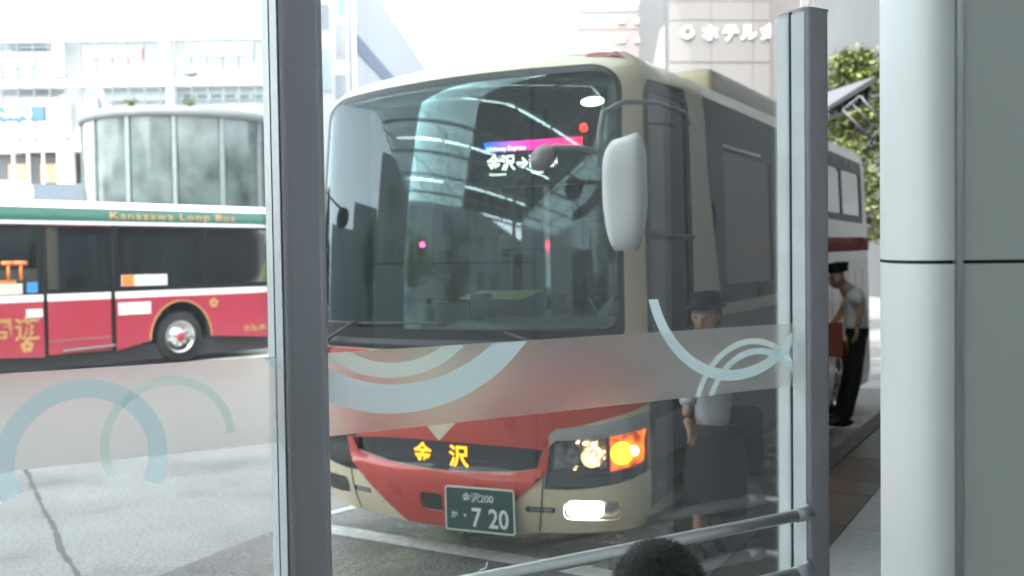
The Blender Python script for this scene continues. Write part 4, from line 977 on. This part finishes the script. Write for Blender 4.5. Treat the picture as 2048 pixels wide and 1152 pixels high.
# planter grass and pale wall seen through the coach
GRASS = mat('lawn', (.07, .14, .025), .9, var=.4, scale=5, bump=1, bscale=30)
def gmound(name, c, rx, ry, h):
    vs = []; fs = []; N = 48; Mm = 14
    for j in range(Mm + 1):
        for i in range(N):
            a = 2 * math.pi * i / N; q = 1 - j / Mm; x = c[0] + rx * q * math.cos(a); y = c[1] + ry * q * math.sin(a)
            vs.append((x, y, c[2] + h * (1 - q ** 2) + .06 * noise.noise(Vector((x * 3, y * 3, 0)))))
    for j in range(Mm):
        for i in range(N): fs.append((j * N + i, j * N + (i + 1) % N, (j + 1) * N + (i + 1) % N, (j + 1) * N + i))
    return mk(name, vs, fs, GRASS, None, True, kind='structure')
gmound('lawn_mound', (-3.1, 23.6, 0), 2.3, 1.8, 1.65)
# grass blades on the mound
gv = []; gf = []
for k in range(5000):
    a = rnd.uniform(0, 2 * math.pi); q = math.sqrt(rnd.random()); x = -3.1 + 2.2 * q * math.cos(a); y = 23.6 + 1.7 * q * math.sin(a); z = 1.65 * (1 - q * q) - .03
    d = rnd.uniform(0, 6.28); w = .02; h = rnd.uniform(.06, .16); n0 = len(gv)
    gv += [(x - w * math.cos(d), y - w * math.sin(d), z), (x + w * math.cos(d), y + w * math.sin(d), z), (x + rnd.uniform(-.04, .04), y + rnd.uniform(-.04, .04), z + h)]; gf.append((n0, n0 + 1, n0 + 2))
tag(mk('grass', gv, gf, mat('grass blade', (.09, .19, .03), .8)), 'short bright green grass on the mound seen through the coach', 'grass', kind='stuff')
pw = MB(); pw.box((-7.0, 26.5, 0), (2, 26.9, 2.15), .05); tag(pw.build('planter_wall', mat('cream wall', (.55, .53, .42), .7, var=.1)), 'low cream wall behind the grass mound', 'wall')
# street lamp
LY = 38; lp = fac(347, 205, LY)
sl_ = thing('street_lamp', 'thin grey street lamp above the glass rotunda', 'street lamp', (lp.x, LY, 0))
ltop = fac(347, 124, LY).z; armx = fac(386, 146, LY)
LG = mat('lamp post grey', (.16, .17, .19), .5)
b = MB(); b.tube([(0, 0, 0), (0, 0, ltop)], [.12, .075], 12); b.build('pole', LG, sl_)
b = MB(); b.tube([(0, 0, ltop - .02), (armx.x - lp.x - .35, 0, armx.z + .12)], .025, 8); b.build('arm', LG, sl_)
b = MB(); b.ell((armx.x - lp.x - .1, 0, armx.z - .02), (.30, .14, .13), 12); b.build('lamp_head', LG, sl_)
# shrubs on the rotunda terrace
def foliage(name, c, r, n, size, m, parent, seed=1):
    rr = random.Random(seed); vs = []; fs = []
    cl = [(Vector((rr.gauss(0, .5), rr.gauss(0, .5), rr.gauss(0, .5))), rr.uniform(.25, .5)) for _ in range(14)]
    for k in range(n):
        q, w = rr.choice(cl); p = Vector(c) + Vector(((q.x + rr.gauss(0, w * .6)) * r[0], (q.y + rr.gauss(0, w * .6)) * r[1], (q.z + rr.gauss(0, w * .6)) * r[2]))
        a = Vector((rr.gauss(0, 1), rr.gauss(0, 1), rr.gauss(0, 1))).normalized(); b_ = a.orthogonal().normalized(); s = size * rr.uniform(.6, 1.3); n0 = len(vs)
        vs += [p - a * s, p + b_ * s * .5, p + a * s, p - b_ * s * .5]; fs.append((n0, n0 + 1, n0 + 2, n0 + 3))
    return mk(name, vs, fs, m, parent)
LEAF = mat('leaf', (.10, .15, .045), .6, var=.5, scale=2)
for px, lab in ((262, 'small green shrub showing above the rotunda roof, left one'), (380, 'small green shrub showing above the rotunda roof, right one')):
    p = fac(px, 204, 34); s_ = thing('shrub', lab, 'shrub', (p.x, 34, 0), group='shrubs above the rotunda')
    b = MB(); b.tube([(0, 0, 0), (0, 0, p.z)], .04, 6); b.build('stem', mat('bark', (.10, .08, .06), .9), s_); foliage('foliage', (0, 0, p.z), (.20, .20, .10), 200, .05, LEAF, s_, px)
for tx_, ty_, rr_, lab in ((-25, -9, 2.6, 'added broad tree, unseen behind the viewpoint, nearest the station'), (-27, -2, 2.2, 'added tree, unseen behind the viewpoint, middle one'), (-29, 7.5, 2.0, 'added tree, unseen behind the viewpoint, farthest left')):  # unseen trees added to break up what the windscreen mirrors
    s_ = thing('added_plaza_tree', lab, 'tree', (tx_, ty_, 0), group='unseen trees added for the windscreen reflection')
    b = MB(); b.tube([(0, 0, 0), (.1, 0, 2.4), (0, .1, 4.6)], [.17, .12, .04], 8); b.build('trunk', MATS['bark'], s_)
    foliage('crown', (0, 0, 4.4), (rr_, rr_, 1.9), 3500, .14, LEAF, s_, int(tx_ * -1))
# middle building and its receding wall
mb_ = thing('office_block', 'overexposed white office block with square windows right of the thick post', 'building')
YM = 52; xr = fac(712, 200, YM).x; xl = fac(560, 200, YM).x
b = MB(); b.box((xl, YM, 0), (xr - .3, YM + 16, 24)); b.build('wall', BWALL, mb_)
WG = mat('pale window', (.30, .32, .34), .3); WB = mat('blue window', (.25, .33, .45), .3)
for (x0, y0, x1, y1, mm) in ((672, 50, 694, 115, WG), (672, 150, 694, 200, WG), (675, -20, 695, 30, WB), (632, 100, 662, 180, mat('teal pane', (.45, .55, .55), .3)), (636, 10, 660, 60, WG)):
    f_ = fbox('window', x0 - 2, y0 - 3, x1 + 2, y1 + 3, YM, .04, BWALL, mb_, -.10); g = fbox('pane', x0, y0, x1, y1, YM, -.11, mm, f_, -.14)
b = MB(); b.box((xr - .3, YM - .05, 0), (xr, YM + .3, 24)); b.build('corner_pipe', mat('slate pipe', (.20, .24, .30), .6), mb_)
hall = thing('hall_wall', 'pale bluish hall wall with a dark sloping stripe, receding behind the office block', 'building')
Xh = fac(716, 200, 40).x
def hw(px, py): return hit(px, py, (Xh, 40, 0), (1, -.039, 0))
HW = mat('pale blue cladding', (.42, .47, .52), .6, var=.06, scale=.3)
q0 = hw(716, 300); q1 = q0 + Vector((.039, 1, 0)) * 90; ht = hw(762, 0).z
v = [Vector((q0.x, q0.y, 0)), Vector((q1.x, q1.y, 0)), Vector((q1.x - 6, q1.y, 0)), Vector((q0.x - .2, q0.y + .3, 0))]; v += [p + Vector((0, 0, ht)) for p in v]
mk('wall', v, [(0, 1, 5, 4), (1, 2, 6, 5), (2, 3, 7, 6), (3, 0, 4, 7), (4, 5, 6, 7)], HW, hall)
sz = hw(718, 74).z; z2 = sz - .75; e_ = Vector((.03, -.0, 0)) * 1; q2 = q0 + Vector((.039, 1, 0)) * 45
mk('stripe', [Vector((q0.x, q0.y, z2)) + e_, Vector((q2.x, q2.y, z2)) + e_, Vector((q2.x, q2.y, sz)) + e_, Vector((q0.x, q0.y, sz)) + e_], [(0, 1, 2, 3)], mat('slate stripe', (.12, .17, .25), .6), hall)
# right: pinkish block, hotel
pk = thing('apartment_tower', 'pinkish beige tower with a few small windows right of centre', 'building')
YP = 82; PK = mat('pinkish tile wall', (.27, .225, .215), .7, var=.05, scale=.5)
a = fac(1155, 8, YP); c = fac(1342, 8, YP); b = MB(); b.box((a.x, YP, 0), (c.x, YP + 12, a.z)); b.build('wall', PK, pk)
for y in (20, 57): fbox('floor_line', 1155, y, 1342, y + 1.6, YP, -.02, mat('seam grey', (.22, .2, .19), .7), pk, -.05)
fbox('parapet_band', 1165, 13, 1290, 24, YP, -.02, mat('parapet grey', (.25, .245, .25), .7), pk, -.06)
for px in (1243, 1277, 1313):
    for py in (42, 80):
        f_ = fbox('window', px - 8, py - 7, px + 8, py + 7, YP, -.02, PK, pk, -.12); fbox('pane', px - 6, py - 5, px + 6, py + 5, YP, -.13, mat('bright pane', (.7, .75, .8), .2), f_, -.15)
ho = thing('hotel_building', 'pale grey beige hotel building with white raised letters', 'building')
YH = 64; HP_ = mat('hotel panel', (.235, .225, .215), .6, var=.04, scale=.6); SEAM = mat('hotel seam', (.13, .125, .12), .7)
a = fac(1338, -60, YH); c = fac(1590, -60, YH)
b = MB(); b.box((a.x, YH + .1, 0), (c.x, YH + 15, 26)); b.build('wall', SEAM, ho)
rows = [(-60, 2), (3.5, 40), (41.5, 124), (126, 210), (212, 300), (302, 420)]
for (y0, y1) in rows:
    for (x0, x1) in ((1338, 1422), (1423, 1506), (1507, 1590)):
        fbox('wall_panel', x0, y0, x1, y1, YH, .12, HP_, ho)
# slanted light glazed wedge
w0 = [fac(1316, 118, 66), fac(1342, 118, 66), fac(1342, 20, 66)]
w0 = [Vector((w0[0].x - 1, 66, 0)), Vector((w0[1].x, 66, 0)), w0[2], Vector((w0[2].x - .25, 66, w0[2].z)), w0[0]]
nW = len(w0); mk('glazed_wedge', w0 + [p + Vector((0, 2, 0)) for p in w0], [tuple(range(nW))] + [(k, (k + 1) % nW, nW + (k + 1) % nW, nW + k) for k in range(nW)], mat('pale glazing', (.34, .355, .37), .3), ho)
hsg = thing('hotel_sign', 'white raised sign letters with a bird emblem on the hotel wall', 'sign', fac(1455, 80, YH - .12))
hl_ = hsg.location; sf = lambda s, t, o=0: Vector((s - hl_.x, -o, t - hl_.z))
base = fac(1455, 80, YH - .12).z; chh = fac(1455, 50, YH).z - base
SWM = mat('sign white', (.85, .85, .85), .4)
for ch, px in (('ホ', 1420), ('テ', 1461), ('ル', 1497), ('金', 1538)):
    x = fac(px, 66, YH - .12).x
    text(ch, 'sign_letter', SWM, sf, x, base + chh * .08, chh * 1.06, hsg, off=.06, bold=.045)
lx_ = fac(1374, 66, YH - .12)
pts = [(lx_.x + .42 * math.cos(R(a)), lx_.z + .38 * math.sin(R(a))) for a in range(150, 400, 15)] ; pts2 = [(lx_.x + .22 * math.cos(R(a)) + .03, lx_.z + .02 + .2 * math.sin(R(a))) for a in range(400, 150, -15)]
patch('bird_emblem', pts + pts2, SWM, surf=sf, off=.06, th=.05, parent=hsg, step=.5)
patch('bird_emblem', [(lx_.x + .02 + .3 * math.cos(R(a)), lx_.z + .22 + .26 * math.sin(R(a))) for a in range(20, 200, 15)] + [(lx_.x + .02 + .14 * math.cos(R(a)), lx_.z + .2 + .12 * math.sin(R(a))) for a in range(200, 20, -15)], SWM, surf=sf, off=.06, th=.05, parent=hsg, step=.5)
# right far block
rb = thing('window_block', 'beige block with a ribbon of curtained windows behind the tree', 'building')
YR = 58; a = fac(1592, -60, YR); c = fac(1800, -60, YR)
b = MB(); b.box((a.x, YR + .2, 0), (c.x + 4, YR + 12, 24)); b.build('wall', mat('beige render', (.24, .22, .21), .7, var=.05), rb)
fbox('spandrel', 1592, -60, 1800, 15, YR, .2, mat('mauve spandrel', (.22, .195, .20), .7), rb)
fbox('lintel', 1592, 15, 1800, 22, YR, .2, mat('lintel grey', (.28, .27, .28), .7), rb, -.1)
fbox('spandrel', 1592, 23, 1800, 46, YR, .2, MATS['mauve spandrel'], rb)
for k in range(7):
    x0 = 1640 + k * 21
    f_ = fbox('window', x0, 47, x0 + 20, 104, YR, .2, mat('frame dark', (.2, .2, .21), .5), rb, .05); fbox('curtain', x0 + 2, 52, x0 + 18, 102, YR, .03, mat('pale curtain', (.26, .275, .29), .8), f_, 0)
# tree
TY = 24
tx = fac(1712, 300, TY).x; tree = thing('street_tree', 'yellow green leafy tree between the post and the column', 'tree', (tx, TY, 0))
BARK = MATS['bark']
b = MB(); b.tube([(0, 0, 0), (.05, 0, 2), (-.05, .1, 4), (0, 0, 6.6)], [.16, .12, .08, .02], 10)
rr = random.Random(3)
for k in range(16):
    z = 2.2 + k * .27; a = k * 2.4; l = 1.7 - .08 * k; b.tube([(0, 0, z), (l * .5 * math.cos(a), l * .5 * math.sin(a), z + .15), (l * math.cos(a), l * math.sin(a), z + .1)], [.05, .03, .01], 6)
b.build('trunk', BARK, tree)
LEAF2 = mat('fresh leaf', (.15, .18, .05), .6, var=.45, scale=1.5)
vs = []; fs = []
for k in range(430):
    z = 2.2 + 4.6 * rr.random(); rmax = 1.75 * (1 - ((z - 2.2) / 5.0) ** 1.6) + .15; a = rr.uniform(0, 6.28); q = math.sqrt(rr.random()); cx_, cy_ = rmax * q * math.cos(a), rmax * q * math.sin(a)
    L_ = rr.uniform(.25, .5)
    for _ in range(40):
        p = Vector((cx_ + rr.gauss(0, L_ * .5), cy_ + rr.gauss(0, L_ * .5), z + rr.gauss(0, .07))); d = Vector((rr.gauss(0, 1), rr.gauss(0, 1), rr.gauss(0, .5))).normalized(); e3 = d.cross(Vector((rr.gauss(0, .4), rr.gauss(0, .4), 1))).normalized(); s = rr.uniform(.045, .09); n0 = len(vs)
        vs += [p - d * s, p + e3 * s * .55, p + d * s, p - e3 * s * .55]; fs.append((n0, n0 + 1, n0 + 2, n0 + 3))
mk('crown', vs, fs, LEAF2, tree)
# distant glass shelter roof
sh = thing('shelter_roof', 'grey louvred shelter roof with bracket frame in front of the tree', 'shelter')
YS = 15.5
pA = fac(1657, 212, YS); pB = fac(1752, 152, YS); pC = fac(1752, 196, YS); pD = fac(1657, 222, YS)
SG = mat('shelter grey', (.08, .085, .09), .5); dvec = Vector((0, 3.2, .2))
mk('roof_edge', [pA, pB, pB + Vector((0, 0, -.10)), pA + Vector((0, 0, -.07)), pA + dvec, pB + dvec, pB + dvec + Vector((0, 0, -.1)), pA + dvec + Vector((0, 0, -.07))], [(0, 1, 2, 3), (4, 7, 6, 5), (0, 4, 5, 1), (3, 2, 6, 7), (1, 5, 6, 2), (0, 3, 7, 4)], SG, sh)
for k in range(7):
    q = (k + .3) / 7; p = pA.lerp(pB, q) + Vector((0, .05, -.10)); b = MB(); b.box((p.x - .02, p.y, p.z - .22 * (.3 + q)), (p.x + .02, p.y + 3, p.z)); b.build('louvre', mat('louvre dark', (.08, .085, .09), .5), sh)
fr_pts = [fac(1686, 220, YS), fac(1742, 276, YS), fac(1772, 250, YS), fac(1720, 192, YS)]
b = MB()
for i in range(4): b.tube([fr_pts[i], fr_pts[(i + 1) % 4]], .018, 8)
for q in (.5,): b.tube([fr_pts[0].lerp(fr_pts[3], q), fr_pts[1].lerp(fr_pts[2], q)], .012, 8)
b.build('bracket_frame', mat('bracket pale', (.20, .21, .22), .4), sh)
b = MB(); sp_ = fac(1772, 250, YS); b.tube([(sp_.x, YS, .15), (sp_.x, YS, pB.z + .2)], .06, 12); b.build('support_post', SG, sh)

# ================================================================ PEOPLE
SKIN = mat('skin', (.42, .26, .19), .5, var=.08); HAIR = mat('black hair', (.010, .009, .009), .45, var=.3, scale=40)
def skinned(name, pts, edges, rad, m, parent, root=0, sub=2):
    me = bpy.data.meshes.new(name); me.from_pydata(pts, edges, []); o = bpy.data.objects.new(name, me); col.objects.link(o); o.parent = parent
    me.materials.append(m)
    md = o.modifiers.new('skin', 'SKIN'); md.use_smooth_shade = True
    for i, v in enumerate(me.skin_vertices[0].data):
        r_ = rad[i]; v.radius = r_ if isinstance(r_, tuple) else (r_, r_); v.use_root = (i == root)
    sb = o.modifiers.new('sub', 'SUBSURF'); sb.levels = sub; sb.render_levels = sub
    dg = bpy.context.evaluated_depsgraph_get(); me2 = bpy.data.meshes.new_from_object(o.evaluated_get(dg)); o.modifiers.clear(); o.data = me2; me2.name = name
    me2.polygons.foreach_set('use_smooth', [True] * len(me2.polygons))
    return o
def chain(n0, n): return [(n0 + i, n0 + i + 1) for i in range(n - 1)]
def head_parts(p, hc, fdir, parent, hs=1.0):
    fd = Vector(fdir).normalized(); sd_ = fd.cross(Vector((0, 0, 1))).normalized(); hc = Vector(hc)
    b = MB(); b.ell(hc, (.078 * hs, .088 * hs, .112 * hs), 18)
    b.ell(hc + fd * .085 * hs + Vector((0, 0, -.012)), (.014, .014, .022), 8)
    for s_ in (1, -1): b.ell(hc + sd_ * s_ * .078 * hs, (.014, .018, .03), 8)
    h = b.build('head', SKIN, parent)
    b = MB()
    for s_ in (1, -1): b.ell(hc + fd * .079 * hs + sd_ * s_ * .031 + Vector((0, 0, .012)), (.010, .010, .006), 8)
    b.build('eyes', HAIR, h)
    b = MB(); b.ell(hc + fd * .081 * hs + Vector((0, 0, -.052)), (.02, .012, .006), 8); b.build('mouth', mat('lips', (.35, .12, .10), .5), h)
    return h
def hand(p, wrist, d, parent, sc=1.0):
    wrist = Vector(wrist); d = Vector(d).normalized(); s_ = d.orthogonal().normalized(); n_ = d.cross(s_)
    pts = [wrist, wrist + d * .05, wrist + d * .09]; ed = [(0, 1), (1, 2)]; rd = [.022, (.036, .016), (.034, .014)]
    for k, (o_, l) in enumerate(((-.03, .06), (-.01, .072), (.011, .068), (.03, .052))):
        n0 = len(pts); pts += [wrist + d * .095 + s_ * o_, wrist + d * (.095 + l * .55) + s_ * o_ * 1.1 + n_ * .01, wrist + d * (.09 + l) + s_ * o_ * 1.1 + n_ * .03]; ed += [(2, n0), (n0, n0 + 1), (n0 + 1, n0 + 2)]; rd += [.009, .008, .0065]
    n0 = len(pts); pts += [wrist + d * .045 + s_ * -.038, wrist + d * .075 + s_ * -.06 + n_ * .015]; ed += [(1, n0), (n0, n0 + 1)]; rd += [.012, .009]
    return skinned('hand', [tuple(q) for q in pts], ed, rd, SKIN, parent, 0, 1)

# --- driver leaning at the side of the coach, facing left in the picture
def w3(px, py, Y): return hit(px, py, (0, Y, 0), (0, 1, 0))
DY = 9.95
def P(px, py, dy=0): return w3(px, py, DY + dy)
dpos = P(1700, 848); drv = thing('person', 'person in black cap, white shirt and black trousers, bending towards the coach', 'person', (0, 0, 0), group=None)
hipL, hipR = P(1712, 660, -.08), P(1712, 655, .10)
body_pts = [P(1712, 648), P(1708, 610), P(1702, 580), P(1684, 566), P(1674, 548)]
SHIRT = mat('white shirt', (.82, .84, .88), .8, bump=.4, bscale=25, var=.06); TROU = mat('black trousers', (.012, .012, .014), .8, bump=.3, bscale=20)
# continuous body
pts = [P(1712, 652), P(1708, 610), P(1702, 582), P(1684, 568), P(1675, 552),
       P(1708, 585, -.17), P(1722, 620, -.20), P(1714, 655, -.21),
       P(1704, 585, .17), P(1684, 625, .2), P(1664, 650, .15),
       P(1712, 680, -.09), P(1706, 760, -.09), P(1690, 838, -.09),
       P(1712, 680, .10), P(1694, 760, .12), P(1676, 832, .12)]
ed = [(0, 1), (1, 2), (2, 3), (3, 4), (2, 5), (5, 6), (6, 7), (2, 8), (8, 9), (9, 10), (0, 11), (11, 12), (12, 13), (0, 14), (14, 15), (15, 16)]
rd = [(.10, .08), (.09, .07), (.09, .07), .05, .045, .04, .038, .03, .05, .042, .03, .075, .055, .04, .075, .055, .04]
skinned('body', [tuple(q) for q in pts], ed, rd, SKIN, drv)
skinned('shirt', [tuple(q) for q in (P(1713, 668), P(1709, 612), P(1703, 584), P(1709, 586, -.17), P(1720, 612, -.19), P(1705, 586, .17), P(1692, 612, .19))], [(0, 1), (1, 2), (2, 3), (3, 4), (2, 5), (5, 6)],
        [(.15, .13), (.145, .12), (.155, .115), .078, .072, .078, .072], SHIRT, drv)
skinned('trousers', [tuple(q) for q in (P(1713, 644), P(1714, 682, -.09), P(1708, 762, -.09), P(1690, 842, -.09), P(1712, 682, .1), P(1696, 762, .12), P(1676, 836, .12))], [(0, 1), (1, 2), (2, 3), (0, 4), (4, 5), (5, 6)],
        [(.115, .11), .10, .078, .062, .10, .078, .062], TROU, drv)
hd = head_parts(None, P(1674, 556), (-1, -.25, -.25), drv, 1.0)
hand(None, P(1714, 655, -.21), (-.1, 0, -1), drv); hand(None, P(1664, 650, .15), (-.9, .1, -.4), drv)
b = MB(); c_ = P(1676, 540); b.lathe([(.098, -.02), (.102, .0), (.105, .035), (.118, .06), (.10, .075), (0, .085)], c_, (-.12, 0, 1), 24); b.box((c_.x - .17, c_.y - .07, c_.z - .025), (c_.x - .06, c_.y + .07, c_.z - .012), .004); b.build('cap', TROU, drv)
for q in (P(1690, 848, -.09), P(1674, 842, .12)):
    b = MB(); b.ell((q.x - .05, q.y, .15 + .05), (.14, .05, .05), 12); b.build('shoe', BLACK, drv)
b = MB(); q = P(1684, 690, -.3); b.box((q.x - .13, q.y, q.z - .12), (q.x + .02, q.y + .1, q.z + .22), .02); tag(b.build('luggage_bag', mat('dull red bag', (.30, .08, .06), .7)), 'dull red bag hanging before the leaning person at the coach side', 'bag')

# --- staff member in dark hat beside the coach door (seen through the glass)
SY = 5.75
def Q(px, py, dy=0): return w3(px, py, SY + dy)
stf = thing('person', 'person in dark hat, pale blouse and dark skirt by the coach door', 'person', (0, 0, 0))
pts = [Q(1428, 850), Q(1420, 760), Q(1410, 700), Q(1412, 672), Q(1411, 650),
       Q(1398, 705, -.12), Q(1380, 780, -.18), Q(1372, 835, -.24),
       Q(1428, 705, .14), Q(1450, 780, .16), Q(1440, 850, .1),
       Q(1415, 930, -.08), Q(1402, 1010, -.08), Q(1398, 1090, -.08),
       Q(1445, 930, .08), Q(1440, 1010, .08), Q(1438, 1088, .08)]
rd = [(.12, .09), (.10, .08), (.12, .085), .045, .04, .04, .034, .026, .04, .034, .026, .07, .048, .034, .07, .048, .034]
skinned('body', [tuple(q) for q in pts], ed, rd, SKIN, stf)
BLS = mat('pale blouse', (.50, .52, .56), .8, bump=.3, bscale=25, var=.06); DK = mat('charcoal skirt', (.007, .008, .010), .85)
skinned('blouse', [tuple(q) for q in (Q(1428, 862), Q(1421, 765), Q(1411, 702), Q(1398, 706, -.14), Q(1380, 775, -.17), Q(1374, 815, -.21), Q(1428, 706, .14), Q(1448, 770, .16), Q(1446, 830, .12))], [(0, 1), (1, 2), (2, 3), (3, 4), (4, 5), (2, 6), (6, 7), (7, 8)],
        [(.15, .12), (.125, .10), (.14, .10), .06, .055, .055, .06, .055, .055], BLS, stf)
ax0 = Q(1432, 845); b = MB(); b.lathe([(.13, 0), (.150, -.08), (.185, -.22), (.19, -.40), (.185, -.52), (.16, -.51), (.12, 0)], ax0, (0.02, 0, 1), 32); b.build('skirt', DK, stf)
head_parts(None, Q(1411, 632), (-.5, -.8, -.2), stf, .97)
b = MB(); c_ = Q(1412, 610); b.ell(Q(1416, 626, .03), (.088, .082, .115), 14); b.build('hair', HAIR, stf)
b = MB(); b.lathe([(.125, -.01), (.10, .0), (.096, .04), (.085, .075), (0, .085)], c_, (-.1, -.1, 1), 28); b.build('hat', DK, stf)
hand(None, Q(1372, 835, -.24), (.3, -.3, -.9), stf, .9); hand(None, Q(1440, 850, .1), (0, 0, -1), stf, .9)
for q in (Q(1396, 1110, -.08), Q(1436, 1108, .08)):
    b = MB(); b.ell((q.x, q.y - .04, .15 + .035), (.045, .12, .038), 12); b.build('shoe', BLACK, stf)
b = MB(); q = Q(1490, 850, .15); b.box((q.x - .14, q.y, q.z - .32), (q.x + .12, q.y + .16, q.z + .10), .04); tb = b.build('handbag', DK); tag(tb, 'large dark bag beside the person in dark hat', 'bag')
# dark suitcase standing on the platform next to her
# --- child just inside the glass, only the top of the head is in frame
CY = 1.85; hc = w3(1318, 1152, CY); hc = Vector((hc.x, CY, hc.z - .02))
ch = thing('person', 'person with dark tousled hair, only the crown showing at the bottom edge', 'person', (hc.x, hc.y, .15))
hz = hc.z - .15 - .035
pts = [(0, 0, .62), (0, 0, .80), (0, 0, .94), (0, 0, 1.0), (0, .0, hz - .06), (-.13, 0, .92), (-.17, 0, .72), (-.17, -.02, .52), (.13, 0, .92), (.17, 0, .72), (.17, -.02, .52), (-.07, 0, .55), (-.07, 0, .3), (-.07, 0, .05), (.07, 0, .55), (.07, 0, .3), (.07, 0, .05)]
rd = [.09, .09, .1, .04, .04, .035, .03, .022, .035, .03, .022, .06, .045, .032, .06, .045, .032]
skinned('body', pts, ed, rd, SKIN, ch)
skinned('t_shirt', [(0, 0, .60), (0, 0, .80), (0, 0, .93), (-.13, 0, .92), (-.16, 0, .78), (.13, 0, .92), (.16, 0, .78)], [(0, 1), (1, 2), (2, 3), (3, 4), (2, 5), (5, 6)], [.11, .105, .11, .05, .045, .05, .045], mat('grey tee', (.2, .2, .22), .8), ch)
skinned('shorts', [(0, 0, .60), (-.07, 0, .52), (-.075, 0, .32), (.07, 0, .52), (.075, 0, .32)], [(0, 1), (1, 2), (0, 3), (3, 4)], [.11, .075, .068, .075, .068], TROU, ch)
head_parts(None, (0, 0, hz), (-.3, 1, 0), ch, .93)
hand(None, (-.17, -.02, .52), (0, 0, -1), ch, .8); hand(None, (.17, -.02, .52), (0, 0, -1), ch, .8)
for s_ in (-1, 1):
    b = MB(); b.ell((s_ * .07, .04, .035), (.04, .10, .035), 10); b.build('shoe', BLACK, ch)
b = MB(); b.ell((0, -.008, hz + .012), (.088, .098, .108), 20); hcap = b.build('hair', HAIR, ch)
vs = []; fs = []; rr = random.Random(5)
for k in range(9000):
    a = rr.uniform(0, 6.28); q = rr.random() ** .6 * 1.75; d = Vector((math.sin(q) * math.cos(a), math.sin(q) * math.sin(a), math.cos(q))); p = Vector((0, -.008, hz + .012)) + Vector((d.x * .086, d.y * .096, d.z * .106))
    tn = Vector((rr.gauss(0, 1), rr.gauss(0, 1), -.4)); tn = (tn - d * tn.dot(d)).normalized(); L_ = rr.uniform(.018, .042); sd_ = d.cross(tn).normalized() * .0007
    lift = rr.uniform(.05, .6); m_ = p + tn * L_ * .5 + d * L_ * lift * .5; e_ = p + tn * L_ + d * L_ * lift * .4; n0 = len(vs)
    vs += [p - sd_, p + sd_, m_ + sd_, m_ - sd_, e_]; fs += [(n0, n0 + 1, n0 + 2, n0 + 3), (n0 + 3, n0 + 2, n0 + 4)]
mk('hair_strands', vs, fs, HAIR, ch)
